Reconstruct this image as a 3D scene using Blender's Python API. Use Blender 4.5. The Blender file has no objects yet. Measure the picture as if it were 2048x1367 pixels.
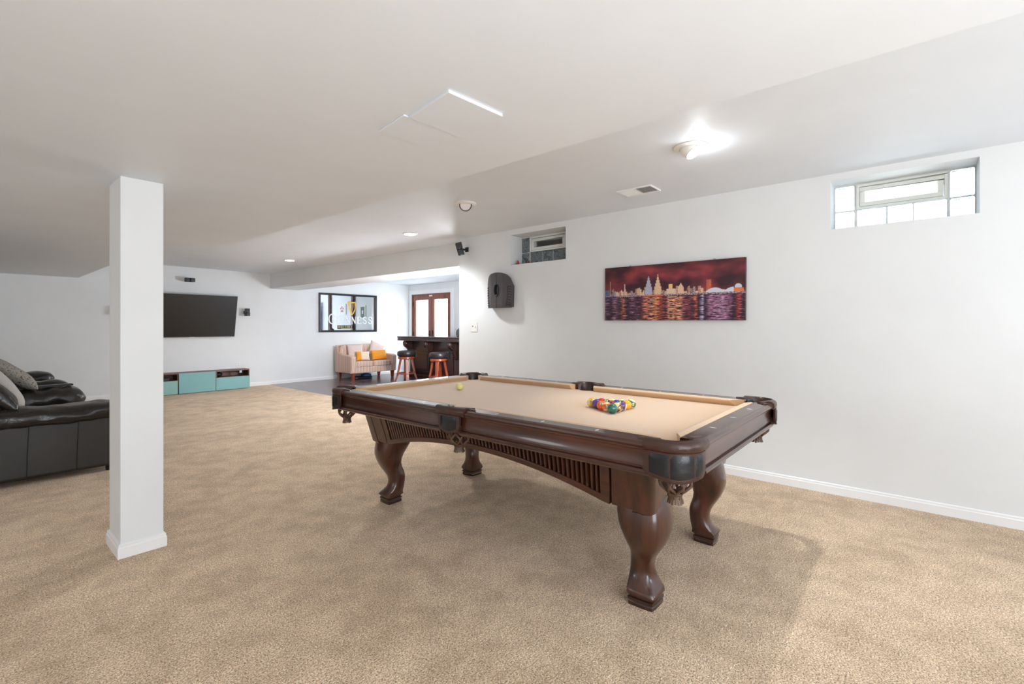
import bpy, bmesh, math, random
from mathutils import Vector, Matrix, noise
random.seed(7)
PI = math.pi
SC = bpy.context.scene
COL = SC.collection

# ------------------------------------------------------------------ camera
cd = bpy.data.cameras.new('camera')
cam = bpy.data.objects.new('camera', cd)
COL.objects.link(cam)
cam.location = (0, 0, 1.27)
cam.rotation_euler = (PI / 2, 0, -math.atan2(1116, 945))
cd.sensor_width = 36
cd.lens = 945 * 36 / 2048
cd.shift_y = -(683.5 - 653) / 2048
cd.clip_start = 0.05
SC.camera = cam

# ------------------------------------------------------------------ world, exposure, big lights
SC.view_settings.view_transform = 'Standard'
SC.view_settings.look = 'None'
SC.view_settings.exposure = 0.46
SC.view_settings.gamma = 1.0
SC.view_settings.use_curve_mapping = False
SC.cycles.max_bounces = 10
SC.cycles.diffuse_bounces = 6
SC.cycles.glossy_bounces = 4
SC.cycles.transmission_bounces = 8
SC.cycles.transparent_max_bounces = 12
SC.cycles.sample_clamp_indirect = 6.0
SC.cycles.caustics_reflective = False
SC.cycles.caustics_refractive = False
W = bpy.data.worlds.new('world')
SC.world = W
W.use_nodes = True
bg = W.node_tree.nodes['Background']
bg.inputs[0].default_value = (0.84, 0.92, 1.0, 1)
bg.inputs[1].default_value = 6.0
CAN_W = 26.0        # watts of one recessed lamp


def light(name, kind, loc, power, size=0.1, color=(0.93, 0.97, 1.0), rot=(0, 0, 0), parent=None, **kw):
    l = bpy.data.lights.new(name, kind)
    l.energy = power
    l.color = color
    if kind == 'AREA':
        l.shape = kw.get('shape', 'DISK')
        l.size = size
        if 'size_y' in kw:
            l.size_y = kw['size_y']
        if 'spread' in kw:
            l.spread = kw['spread']
    else:
        l.shadow_soft_size = size
        if kind == 'SPOT':
            l.spot_size = kw.get('cone', 2.4)
            l.spot_blend = 0.6
    o = bpy.data.objects.new(name, l)
    COL.objects.link(o)
    o.location = loc
    o.rotation_euler = rot
    if parent:
        o.parent = parent
    return o


# added fill lights, unseen: behind the camera, at left, outside doors, in bar room
light('fill_light', 'POINT', (1.2, -2.0, 1.6), 7, 0.35)
light('fill_light', 'POINT', (0.3, -1.3, 1.6), 10, 0.35)
light('up_fill_light', 'AREA', (-0.1, -1.5, 0.55), 62, 0.8, rot=(PI, 0, 0))
light('up_fill_light', 'AREA', (3.0, -2.2, 0.55), 12, 0.8, rot=(PI, 0, 0))
light('left_fill_light', 'POINT', (-2.3, 4.2, 1.2), 21, 0.35)
light('garden_daylight', 'AREA', (9.9, 9.2, 1.7), 48, 1.8, rot=Vector((-1.0, 0.32, -0.25)).to_track_quat('-Z', 'Y').to_euler())
light('bar_fill_light', 'POINT', (6.0, 5.9, 1.3), 190, 0.3)


def portal(loc, sx, sy, rot):
    o = light('daylight_portal', 'AREA', loc, 0.0, sx, rot=rot, shape='RECTANGLE', size_y=sy)
    o.data.cycles.is_portal = True
    return o


# ------------------------------------------------------------------ colours and materials
def lin(c):
    c /= 255.0
    return c / 12.92 if c <= 0.04045 else ((c + 0.055) / 1.055) ** 2.4


def rgb(r, g, b):
    return (lin(r), lin(g), lin(b), 1.0)


class NT:
    def __init__(self, name):
        self.m = bpy.data.materials.new(name)
        self.m.use_nodes = True
        self.t = self.m.node_tree
        self.p = self.t.nodes['Principled BSDF']
        self.tc = None

    def n(self, typ, **kw):
        nd = self.t.nodes.new('ShaderNode' + typ)
        for k, v in kw.items():
            if k.startswith('i_'):
                key = k[2:]
                key = int(key) if key.isdigit() else key.replace('_', ' ')
                nd.inputs[key].default_value = v
            else:
                setattr(nd, k, v)
        return nd

    def l(self, a, b):
        self.t.links.new(a, b)

    def coord(self, which='Object', scale=(1, 1, 1), rot=(0, 0, 0)):
        if not self.tc:
            self.tc = self.n('TexCoord')
        mp = self.n('Mapping')
        mp.inputs['Scale'].default_value = scale
        mp.inputs['Rotation'].default_value = rot
        self.l(self.tc.outputs[which], mp.inputs[0])
        return mp.outputs[0]

    def noise(self, vec, scale, detail=3.0, rough=0.5):
        nd = self.n('TexNoise')
        nd.inputs['Scale'].default_value = scale
        nd.inputs['Detail'].default_value = detail
        nd.inputs['Roughness'].default_value = rough
        self.l(vec, nd.inputs['Vector'])
        return nd.outputs['Fac']

    def ramp(self, fac, stops, interp='LINEAR'):
        r = self.n('ValToRGB')
        cr = r.color_ramp
        cr.interpolation = interp
        while len(cr.elements) < len(stops):
            cr.elements.new(0.5)
        for e, (p, c) in zip(cr.elements, stops):
            e.position = p
            e.color = c if len(c) == 4 else (*c, 1)
        self.l(fac, r.inputs[0])
        return r.outputs[0]

    def mix(self, fac, a, b, mode='MIX'):
        mx = self.n('MixRGB', blend_type=mode)
        for s, v in ((mx.inputs[0], fac), (mx.inputs[1], a), (mx.inputs[2], b)):
            if isinstance(v, (int, float)):
                s.default_value = v
            elif isinstance(v, tuple):
                s.default_value = v
            else:
                self.l(v, s)
        return mx.outputs[0]

    def bump(self, h, strength=0.2, dist=0.01):
        b = self.n('Bump')
        b.inputs['Strength'].default_value = strength
        b.inputs['Distance'].default_value = dist
        self.l(h, b.inputs['Height'])
        self.l(b.outputs[0], self.p.inputs['Normal'])

    def base(self, c):
        if isinstance(c, tuple):
            self.p.inputs['Base Color'].default_value = c
        else:
            self.l(c, self.p.inputs['Base Color'])

    def set(self, **kw):
        for k, v in kw.items():
            self.p.inputs[k.replace('_', ' ')].default_value = v
        return self


def plain(name, c, rough=0.5, var=0.08, nscale=6.0, bump=0.0, bscale=80.0, metal=0.0, coat=0.0, spec=0.5, detail=3.0):
    """simple procedural material: base colour broken up by noise, optional bump"""
    t = NT(name)
    v = t.coord()
    f = t.noise(v, nscale, detail)
    dark = tuple(x * (1 - var) for x in c[:3]) + (1,)
    lite = tuple(min(1, x * (1 + var)) for x in c[:3]) + (1,)
    t.base(t.ramp(f, [(0.3, dark), (0.7, lite)]))
    t.set(Roughness=rough, Metallic=metal, Coat_Weight=coat, Specular_IOR_Level=spec)
    if bump:
        t.bump(t.noise(v, bscale, 4), bump, 0.004)
    return t.m


def wood(name, c1, c2, axis='y', rough=0.28, coat=0.6, freq=26.0):
    t = NT(name)
    sc = {'x': (0.06, 1, 1), 'y': (1, 0.06, 1), 'z': (1, 1, 0.06)}[axis]
    v = t.coord('Object', sc)
    f = t.noise(v, freq, 6, 0.65)
    big = t.noise(t.coord('Object', (1, 1, 1)), 2.2, 2)
    c = t.ramp(f, [(0.3, c1), (0.7, c2)])
    c = t.mix(0.35, c, t.ramp(big, [(0.3, (0.55, 0.5, 0.5)), (0.7, (1, 1, 1))]), 'MULTIPLY')
    t.base(c)
    t.set(Roughness=rough, Coat_Weight=coat, Coat_Roughness=0.07)
    t.bump(f, 0.03, 0.002)
    return t.m


def leather(name, c, rough=0.32, wrinkle=0.5, wscale=9.0, grain=260):
    t = NT(name)
    v = t.coord()
    w = t.noise(v, wscale, 5, 0.6)
    g = t.noise(v, grain, 2)
    dark = tuple(x * 0.75 for x in c[:3]) + (1,)
    t.base(t.ramp(w, [(0.3, dark), (0.7, c)]))
    t.set(Roughness=rough)
    h = t.n('Math', operation='MULTIPLY_ADD')
    t.l(w, h.inputs[0]); h.inputs[1].default_value = 9.0
    gm = t.n('Math', operation='MULTIPLY', i_1=0.25); t.l(g, gm.inputs[0]); t.l(gm.outputs[0], h.inputs[2])
    t.bump(h.outputs[0], wrinkle, 0.004)
    return t.m


def fabric(name, c, var=0.15, weave=300, bump=0.35, rough=0.9):
    t = NT(name)
    v = t.coord()
    f = t.noise(v, weave, 3, 0.7)
    dark = tuple(x * (1 - var) for x in c[:3]) + (1,)
    lite = tuple(min(1, x * (1 + var)) for x in c[:3]) + (1,)
    t.base(t.ramp(f, [(0.3, dark), (0.7, lite)]))
    t.set(Roughness=rough, Sheen_Weight=0.15)
    t.bump(f, bump, 0.002)
    return t.m


def emitter(name, c, s):
    t = NT(name)
    t.p.inputs['Base Color'].default_value = c
    t.p.inputs['Emission Color'].default_value = c
    t.p.inputs['Emission Strength'].default_value = s
    return t.m


def vcol_mat(name, rough=0.5, coat=0.0):
    t = NT(name)
    a = t.n('VertexColor')
    a.layer_name = 'Col'
    t.base(a.outputs[0])
    t.set(Roughness=rough, Coat_Weight=coat, Coat_Roughness=0.04)
    return t.m


M = {}


def build_materials():
    # painted drywall
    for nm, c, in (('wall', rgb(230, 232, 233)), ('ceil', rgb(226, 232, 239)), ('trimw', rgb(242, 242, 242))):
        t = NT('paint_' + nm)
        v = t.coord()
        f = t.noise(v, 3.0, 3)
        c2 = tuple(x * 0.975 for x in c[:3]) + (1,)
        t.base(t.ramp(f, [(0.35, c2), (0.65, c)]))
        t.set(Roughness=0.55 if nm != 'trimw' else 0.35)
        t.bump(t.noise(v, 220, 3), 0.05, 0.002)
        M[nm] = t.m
    # carpet : twisted pile, brushed patches
    t = NT('carpet_pile')
    v = t.coord()
    fleck = t.noise(v, 160, 2, 0.75)
    yarn = t.noise(v, 60, 3, 0.7)
    patch = t.noise(v, 1.9, 6, 0.66)
    streak = t.noise(v, 6.5, 4, 0.6)
    c = t.ramp(fleck, [(0.33, rgb(98, 72, 49)), (0.44, rgb(190, 161, 129)), (0.56, rgb(218, 193, 163)), (0.68, rgb(252, 239, 219))])
    c = t.mix(0.7, c, t.ramp(yarn, [(0.34, (0.64, 0.585, 0.53)), (0.58, (1.0, 1.0, 1.0))]), 'MULTIPLY')
    pm = t.n('Math', operation='ADD')
    t.l(patch, pm.inputs[0]); t.l(streak, pm.inputs[1])
    hm = t.n('Math', operation='MULTIPLY', i_1=0.5)
    t.l(pm.outputs[0], hm.inputs[0])
    c = t.mix(1.0, c, t.ramp(hm.outputs[0], [(0.41, (1.06, 1.02, 0.965)), (0.48, (1.22, 1.195, 1.17)), (0.58, (1.42, 1.42, 1.42))]), 'MULTIPLY')
    t.base(c)
    t.set(Roughness=1.0, Specular_IOR_Level=0.1, Sheen_Weight=0.25)
    hh = t.n('Math', operation='ADD')
    t.l(fleck, hh.inputs[0]); t.l(yarn, hh.inputs[1])
    t.bump(hh.outputs[0], 0.8, 0.012)
    M['carpet'] = t.m
    # plank floor in the bar room
    t = NT('dark_plank_floor')
    v = t.coord()
    br = t.n('TexBrick')
    br.inputs['Scale'].default_value = 1.0
    br.inputs['Brick Width'].default_value = 1.2
    br.inputs['Row Height'].default_value = 0.13
    br.inputs['Mortar Size'].default_value = 0.003
    br.inputs['Color1'].default_value = rgb(124, 100, 96)
    br.inputs['Color2'].default_value = rgb(92, 78, 82)
    br.inputs['Mortar'].default_value = rgb(30, 22, 22)
    t.l(v, br.inputs['Vector'])
    g = t.noise(t.coord('Object', (0.08, 1, 1)), 40, 5)
    t.base(t.mix(0.5, br.outputs[0], t.ramp(g, [(0.3, (0.55, 0.5, 0.5)), (0.7, (1.1, 1.05, 1.05))]), 'MULTIPLY'))
    t.set(Roughness=0.22)
    M['planks'] = t.m
    mah1, mah2 = rgb(40, 19, 12), rgb(88, 45, 29)
    for ax in 'xyz':
        M['mah_' + ax] = wood('mahogany_' + ax, mah1, mah2, ax)
    M['mah_dark'] = wood('mahogany_dark_foot', rgb(38, 18, 12), rgb(62, 32, 22), 'x')
    M['cloth'] = fabric('tan_billiard_cloth', rgb(204, 168, 128), 0.05, 700, 0.08, 0.95)
    M['cloth'].node_tree.nodes['Principled BSDF'].inputs['Sheen Weight'].default_value = 0.45
    M['pleather'] = leather('brown_pocket_leather', rgb(66, 40, 32), 0.30, 0.10, 30)
    M['pblack'] = leather('black_pocket_leather', rgb(22, 27, 32), 0.26, 0.10, 16)
    M['netl'] = leather('brown_net_leather', rgb(92, 66, 50), 0.42, 0.2, 40)
    M['pearl'] = plain('pearl_sight', rgb(240, 240, 236), 0.25, 0.05, 200)
    M['dark'] = plain('black_void', rgb(14, 12, 11), 0.7)
    M['sofa'] = leather('dark_brown_sofa_leather', rgb(40, 36, 32), 0.25, 0.32, 6)
    M['sofa_flat'] = leather('dark_sofa_side_leather', rgb(44, 41, 38), 0.42, 0.12, 3)
    M['blackp'] = plain('black_plastic', rgb(22, 24, 28), 0.42, 0.1, 40)
    M['greyp'] = plain('grey_speaker_grille', rgb(52, 56, 62), 0.6, 0.2, 300)
    M['screen'] = plain('tv_screen_glass', rgb(16, 15, 14), 0.3, 0.05, 3)
    M['silver'] = plain('silver_bezel', rgb(170, 172, 174), 0.35, 0.03, 30, metal=0.7)
    M['teal'] = plain('teal_lacquer', rgb(128, 176, 176), 0.4, 0.03, 4)
    M['teal2'] = plain('teal_lacquer_pale', rgb(140, 180, 174), 0.4, 0.03, 4)
    M['walnut'] = wood('walnut_carcass', rgb(92, 62, 50), rgb(134, 98, 82), 'x', 0.45, 0.0)
    M['outlet'] = plain('white_plate', rgb(236, 235, 232), 0.4, 0.02, 8)
    M['slot'] = plain('dark_slot', rgb(60, 55, 50), 0.6)
    M['cherry'] = wood('cherry_wood', rgb(112, 44, 22), rgb(176, 84, 48), 'z', 0.3, 0.3)
    M['bardark'] = wood('dark_bar_wood', rgb(34, 16, 13), rgb(70, 36, 30), 'z', 0.3, 0.4)
    M['bardark_y'] = wood('dark_bar_wood_top', rgb(34, 18, 16), rgb(66, 38, 34), 'y', 0.22, 0.5)
    M['seatl'] = leather('black_stool_leather', rgb(44, 38, 38), 0.3, 0.15, 10)
    M['doorwood'] = wood('door_wood', rgb(112, 62, 48), rgb(158, 96, 76), 'z', 0.4, 0.1)
    M['bronze'] = plain('dark_bronze', rgb(40, 36, 36), 0.35, 0.1, 30, metal=0.8)
    M['mframe'] = plain('dark_blue_black_frame', rgb(32, 34, 42), 0.28, 0.1, 10)
    M['orange'] = fabric('orange_velvet', rgb(240, 158, 44), 0.06, 120, 0.1)
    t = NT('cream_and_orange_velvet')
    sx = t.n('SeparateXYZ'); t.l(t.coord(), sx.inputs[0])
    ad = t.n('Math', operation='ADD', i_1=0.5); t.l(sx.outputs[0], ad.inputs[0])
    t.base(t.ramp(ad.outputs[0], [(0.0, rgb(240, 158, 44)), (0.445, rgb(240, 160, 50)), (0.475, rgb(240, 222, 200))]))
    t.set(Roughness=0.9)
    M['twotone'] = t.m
    M['cream'] = fabric('cream_cushion', rgb(232, 218, 206), 0.05, 120, 0.1)
    M['blush'] = fabric('pale_pink_cushion', rgb(226, 204, 196), 0.06, 90, 0.1)
    M['bluebag'] = plain('blue_nylon', rgb(26, 62, 120), 0.5, 0.2, 20)
    M['pgrey'] = fabric('light_grey_chenille', rgb(186, 180, 172), 0.22, 160, 0.6)
    # speckled cushion
    t = NT('speckled_cushion')
    v = t.coord()
    s = t.noise(v, 70, 3, 0.6)
    t.base(t.ramp(s, [(0.36, rgb(52, 48, 44)), (0.42, rgb(140, 134, 126)), (0.7, rgb(160, 154, 146))]))
    t.set(Roughness=0.95)
    M['speck'] = t.m
    # loveseat stripe: runs along x on fronts, along y on the arm sides
    t = NT('striped_upholstery')
    tc = t.n('TexCoord')
    sx = t.n('SeparateXYZ'); t.l(tc.outputs['Object'], sx.inputs[0])
    sn = t.n('SeparateXYZ'); t.l(tc.outputs['Normal'], sn.inputs[0])
    ab = t.n('Math', operation='ABSOLUTE'); t.l(sn.outputs[0], ab.inputs[0])
    gt = t.n('Math', operation='GREATER_THAN', i_1=0.7); t.l(ab.outputs[0], gt.inputs[0])
    mxv = t.n('Mix'); mxv.data_type = 'FLOAT'
    t.l(gt.outputs[0], mxv.inputs[0]); t.l(sx.outputs[0], mxv.inputs[2]); t.l(sx.outputs[1], mxv.inputs[3])
    sc = t.n('Math', operation='MULTIPLY', i_1=12.5); t.l(mxv.outputs[0], sc.inputs[0])
    fr = t.n('Math', operation='FRACT'); t.l(sc.outputs[0], fr.inputs[0])
    t.base(t.ramp(fr.outputs[0], [(0.0, rgb(228, 206, 188)), (0.20, rgb(192, 124, 86)), (0.36, rgb(230, 210, 194)),
                                  (0.52, rgb(160, 144, 152)), (0.66, rgb(232, 214, 198)), (0.80, rgb(206, 146, 106)), (0.92, rgb(228, 204, 184))], 'CONSTANT'))
    t.set(Roughness=0.9)
    M['stripe'] = t.m
    # glass
    t = NT('clear_pane')
    tr = t.n('BsdfTransparent'); tr.inputs[0].default_value = (0.96, 0.98, 0.98, 1)
    gl = t.n('BsdfGlossy'); gl.inputs['Roughness'].default_value = 0.01
    mx = t.n('MixShader'); mx.inputs[0].default_value = 0.06
    t.l(tr.outputs[0], mx.inputs[1]); t.l(gl.outputs[0], mx.inputs[2])
    t.l(mx.outputs[0], t.t.nodes['Material Output'].inputs['Surface'])
    M['pane'] = t.m
    t = NT('glass_block')
    t.base((0.93, 0.96, 0.97, 1))
    t.set(Roughness=0.05, Transmission_Weight=1.0, IOR=1.45)
    t.bump(t.noise(t.coord(), 22, 4, 0.6), 0.9, 0.02)
    tr = t.n('BsdfTransparent'); tr.inputs[0].default_value = (0.95, 0.98, 0.98, 1)
    mx = t.n('MixShader'); mx.inputs[0].default_value = 0.8
    t.l(tr.outputs[0], mx.inputs[1]); t.l(t.p.outputs[0], mx.inputs[2])
    # glints painted into the colour as pale squiggles, over a faint grey body
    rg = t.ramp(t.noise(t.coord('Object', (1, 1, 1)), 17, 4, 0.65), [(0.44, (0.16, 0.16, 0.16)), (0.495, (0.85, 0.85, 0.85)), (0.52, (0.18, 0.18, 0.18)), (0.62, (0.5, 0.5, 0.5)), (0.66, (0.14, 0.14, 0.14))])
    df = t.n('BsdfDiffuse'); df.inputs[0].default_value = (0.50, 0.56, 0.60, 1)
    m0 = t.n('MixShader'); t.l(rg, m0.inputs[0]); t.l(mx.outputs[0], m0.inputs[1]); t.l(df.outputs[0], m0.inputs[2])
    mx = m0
    tl = t.n('BsdfTranslucent'); tl.inputs[0].default_value = (0.92, 0.95, 0.96, 1)
    m2 = t.n('MixShader'); m2.inputs[0].default_value = 0.22
    t.l(mx.outputs[0], m2.inputs[1]); t.l(tl.outputs[0], m2.inputs[2])
    mx = m2
    t.l(mx.outputs[0], t.t.nodes['Material Output'].inputs['Surface'])
    M['gblock'] = t.m
    M['mortar'] = plain('white_mortar', rgb(222, 222, 218), 0.7)
    M['vinyl'] = plain('white_vinyl', rgb(226, 228, 222), 0.4, 0.02, 10)
    t = NT('mirror_glass')
    t.base((0.64, 0.69, 0.72, 1))
    t.set(Metallic=1.0, Roughness=0.02)
    M['mirror'] = t.m
    M['lampw'] = plain('white_enamel', rgb(238, 237, 233), 0.35, 0.02, 20)
    M['lens_on'] = emitter('lamp_lens_lit', (1, 0.96, 0.9, 1), 14.0)
    M['lens_off'] = plain('lamp_lens_unlit', rgb(226, 220, 216), 0.5, 0.05, 60)
    M['lettering'] = plain('white_lettering', rgb(238, 242, 242), 0.4, 0.02)
    M['gold'] = plain('gold_print', rgb(226, 178, 70), 0.4, 0.1, 40)
    M['creamprint'] = plain('cream_print', rgb(236, 214, 168), 0.5, 0.05)
    M['vcol'] = vcol_mat('printed_canvas', 0.55)
    M['ball'] = vcol_mat('glossy_ball_resin', 0.12, 1.0)
    M['cabinet'] = plain('dark_grey_cabinet_board', rgb(74, 68, 70), 0.5, 0.08, 14, 0.1, 160)
    M['red'] = plain('red_paint', rgb(176, 36, 48), 0.4)
    M['well'] = plain('added_well_grey', rgb(150, 156, 164), 0.8, 0.35, 14)
    M['blueplastic'] = plain('blue_arcade_panel', rgb(30, 62, 150), 0.4, 0.2, 8)
    M['green'] = plain('green_print', rgb(64, 92, 74), 0.5, 0.2, 20)
    M['post'] = wood('reddish_post', rgb(62, 32, 28), rgb(92, 52, 44), 'z', 0.4, 0.1)
    M['cactus'] = plain('dark_ribbed_glaze', rgb(52, 56, 52), 0.4, 0.2, 30)
    M['brass'] = plain('nickel_lens_ring', rgb(150, 148, 146), 0.3, 0.1, 30, metal=0.6)


build_materials()


# ------------------------------------------------------------------ mesh helpers
class MB:
    def __init__(self):
        self.bm = bmesh.new()

    def box(self, x0, x1, y0, y1, z0, z1, rot=None, at=None):
        vs = [self.bm.verts.new((x, y, z)) for x in (x0, x1) for y in (y0, y1) for z in (z0, z1)]
        for f in ((0, 1, 3, 2), (4, 6, 7, 5), (0, 4, 5, 1), (2, 3, 7, 6), (0, 2, 6, 4), (1, 5, 7, 3)):
            self.bm.faces.new([vs[i] for i in f])
        if rot is not None:
            mt = rot.to_4x4()
            if at is not None:
                mt = Matrix.Translation(at) @ mt
            for v in vs:
                v.co = mt @ v.co
        return self

    def prism(self, pts, ext, closed=True):
        """pts: list of 3D points (polygon), ext: extrusion vector"""
        e = Vector(ext)
        a = [self.bm.verts.new(p) for p in pts]
        b = [self.bm.verts.new(Vector(p) + e) for p in pts]
        n = len(a)
        for i in range(n):
            j = (i + 1) % n
            self.bm.faces.new((a[i], a[j], b[j], b[i]))
        self.bm.faces.new(a[::-1])
        self.bm.faces.new(b)
        return self

    def loft(self, rings, cap=True, loop=False):
        R = [[self.bm.verts.new(p) for p in r] for r in rings]
        n = len(R[0])
        last = len(R) if loop else len(R) - 1
        for k in range(last):
            a, b = R[k], R[(k + 1) % len(R)]
            for i in range(n):
                j = (i + 1) % n
                self.bm.faces.new((a[i], a[j], b[j], b[i]))
        if cap and not loop:
            self.bm.faces.new(R[0][::-1])
            self.bm.faces.new(R[-1])
        return self

    def strip(self, rows):
        """open grid surface"""
        R = [[self.bm.verts.new(p) for p in r] for r in rows]
        for k in range(len(R) - 1):
            for i in range(len(R[0]) - 1):
                self.bm.faces.new((R[k][i], R[k][i + 1], R[k + 1][i + 1], R[k + 1][i]))
        return self

    def lathe(self, prof, cx=0, cy=0, cz=0, seg=28, mat=None, loop=False):
        rings = []
        for r, z in prof:
            rings.append([Vector((max(r, 1e-4) * math.cos(2 * PI * i / seg), max(r, 1e-4) * math.sin(2 * PI * i / seg), z)) for i in range(seg)])
        mt = Matrix.Translation((cx, cy, cz)) @ (mat.to_4x4() if mat else Matrix.Identity(4))
        self.loft([[mt @ p for p in r] for r in rings], loop=loop)
        return self

    def tube(self, pts, r, seg=8, flat=1.0, rs=None):
        pts = [Vector(p) for p in pts]
        rings = []
        up0 = None
        for i, p in enumerate(pts):
            d = (pts[min(i + 1, len(pts) - 1)] - pts[max(i - 1, 0)]).normalized()
            if up0 is None:
                up0 = Vector((0, 0, 1)) if abs(d.z) < 0.9 else Vector((1, 0, 0))
            s = d.cross(up0).normalized()
            u = s.cross(d).normalized()
            up0 = u
            rr = rs[i] if rs else r
            rings.append([p + s * rr * math.cos(2 * PI * k / seg) + u * rr * flat * math.sin(2 * PI * k / seg) for k in range(seg)])
        self.loft(rings)
        return self

    def sphere(self, c, r, seg=24, rings=14, sq=(1, 1, 1)):
        c = Vector(c)
        prof = [(math.sin(PI * i / rings) * r, -math.cos(PI * i / rings) * r) for i in range(rings + 1)]
        rr = []
        for a, z in prof:
            a = max(a, 1e-4)
            rr.append([c + Vector((a * math.cos(2 * PI * k / seg) * sq[0], a * math.sin(2 * PI * k / seg) * sq[1], z * sq[2])) for k in range(seg)])
        self.loft(rr)
        return self

    def build(self, name, mat, parent=None, smooth=False, bevel=0.0, subsurf=0, seg=2, angle=40):
        bmesh.ops.remove_doubles(self.bm, verts=self.bm.verts, dist=1e-6)
        bmesh.ops.recalc_face_normals(self.bm, faces=self.bm.faces)
        me = bpy.data.meshes.new(name)
        self.bm.to_mesh(me)
        self.bm.free()
        me.materials.append(M[mat] if isinstance(mat, str) else mat)
        o = bpy.data.objects.new(name, me)
        COL.objects.link(o)
        if parent:
            o.parent = parent
        if bevel:
            b = o.modifiers.new('bevel', 'BEVEL')
            b.width = bevel
            b.segments = seg
            b.limit_method = 'ANGLE'
            b.angle_limit = math.radians(angle)
        if subsurf:
            s = o.modifiers.new('sub', 'SUBSURF')
            s.levels = s.render_levels = subsurf
        if smooth:
            for p in me.polygons:
                p.use_smooth = True
            if not subsurf:
                me.set_sharp_from_angle(angle=math.radians(angle))
        return o


def tag(o, label, cat, group=None):
    o['label'] = label
    o['category'] = cat
    if group:
        o['group'] = group
    return o


def thing(name, label, cat, loc=(0, 0, 0), rz=0.0, group=None):
    o = bpy.data.objects.new(name, None)
    o.empty_display_size = 0.1
    COL.objects.link(o)
    o.location = loc
    o.rotation_euler = (0, 0, rz)
    return tag(o, label, cat, group)


def struct(o):
    o['kind'] = 'structure'
    return o


def copy_tree(o, parent=None):
    c = o.copy()
    COL.objects.link(c)
    c.parent = parent
    for ch in list(o.children):
        copy_tree(ch, c)
    return c


def puff(w, d, h, n=10, p=4.0, bulge=0.0, seed=0, wob=0.0):
    """rounded, softly inflated box (superellipsoid) centred at origin; returns MB"""
    m = MB()
    r = bmesh.ops.create_cube(m.bm, size=2.0)
    bmesh.ops.subdivide_edges(m.bm, edges=list(m.bm.edges), cuts=n, use_grid_fill=True)
    for v in m.bm.verts:
        q = v.co.copy()
        k = (abs(q.x) ** p + abs(q.y) ** p + abs(q.z) ** p) ** (1 / p)
        q /= k
        b = 1 + bulge * (1 - min(1, max(abs(q.x), abs(q.y))) ** 2)
        c = Vector((q.x * w / 2, q.y * d / 2, q.z * h / 2 * b))
        if wob:
            nz = noise.noise(c * 9 + Vector((seed, seed * 2, 0))) * wob + noise.noise(c * 22 + Vector((seed, 0, 5))) * wob * 0.5
            c += c.normalized() * nz
        v.co = c
    return m


def pillow(w, h, t, seed=0, n=18):
    """square throw cushion in the local xz plane, thickness along y"""
    m = MB()
    rows = {1: [], -1: []}
    for s in (1, -1):
        R = []
        for i in range(n + 1):
            row = []
            for j in range(n + 1):
                u, v = i / n * 2 - 1, j / n * 2 - 1
                f = max(0.0, (1 - abs(u) ** 2.6) * (1 - abs(v) ** 2.6)) ** 0.45
                pin = 1 - 0.10 * (1 - abs(u) ** 2) * abs(v) ** 2
                pin2 = 1 - 0.10 * (1 - abs(v) ** 2) * abs(u) ** 2
                nz = noise.noise(Vector((u * 2 + seed, v * 2, s))) * 0.10
                row.append(Vector((u * w / 2 * pin2, s * t / 2 * f * (1 + nz), v * h / 2 * pin)))
            R.append(row)
        m.strip(R)
    return m


# ================================================================== THE ROOM
XR, YB, XBAR, ZC, ZL = 4.322, 10.78, 8.257, 2.43, 2.10
WALL_T = 0.30


def wall_y(name, x0, x1, ya, yb, holes, z1=ZC + 0.07):
    """wall that runs along y with rectangular holes (y0,y1,z0,z1)"""
    m = MB()
    y = ya
    for (h0, h1, z0, zt) in sorted(holes):
        m.box(x0, x1, y, h0, 0, z1)
        if z0 > 0:
            m.box(x0, x1, h0, h1, 0, z0)
        m.box(x0, x1, h0, h1, zt, z1)
        y = h1
    m.box(x0, x1, y, yb, 0, z1)
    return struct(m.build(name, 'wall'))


def wall_x(name, y0, y1, xa, xb, holes=(), z1=ZC + 0.07):
    m = MB()
    x = xa
    for (h0, h1, z0, zt) in sorted(holes):
        m.box(x, h0, y0, y1, 0, z1)
        if z0 > 0:
            m.box(h0, h1, y0, y1, 0, z0)
        m.box(h0, h1, y0, y1, zt, z1)
        x = h1
    m.box(x, xb, y0, y1, 0, z1)
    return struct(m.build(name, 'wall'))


XL, YF = -3.2, -3.2
WIN1 = (-0.337, 0.476, 2.012, 2.380)
WIN2 = (2.890, 3.685, 2.010, 2.368)
wall_y('wall_right', XR, XR + WALL_T, YF, 4.575, [WIN1, WIN2])
wall_x('wall_back', YB, YB + 0.15, XL - 0.15, XBAR + 0.15)
wall_y('wall_left', XL - 0.15, XL, YF, YB, [])
wall_y('wall_bar', XBAR, XBAR + 0.15, 4.425, YB, [(9.05, 10.655, 0, 2.16)])
wall_x('wall_bar_front', 4.425, 4.575, XR + WALL_T, XBAR)
FRONT_HOLES = [(-1.6, 0.9, 0.30, 2.05), (2.7, 4.1, 1.1, 2.05)]  # openings added behind the camera to let fill daylight in
wall_x('wall_front', YF - 0.15, YF, XL - 0.15, XR + WALL_T, FRONT_HOLES)

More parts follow.
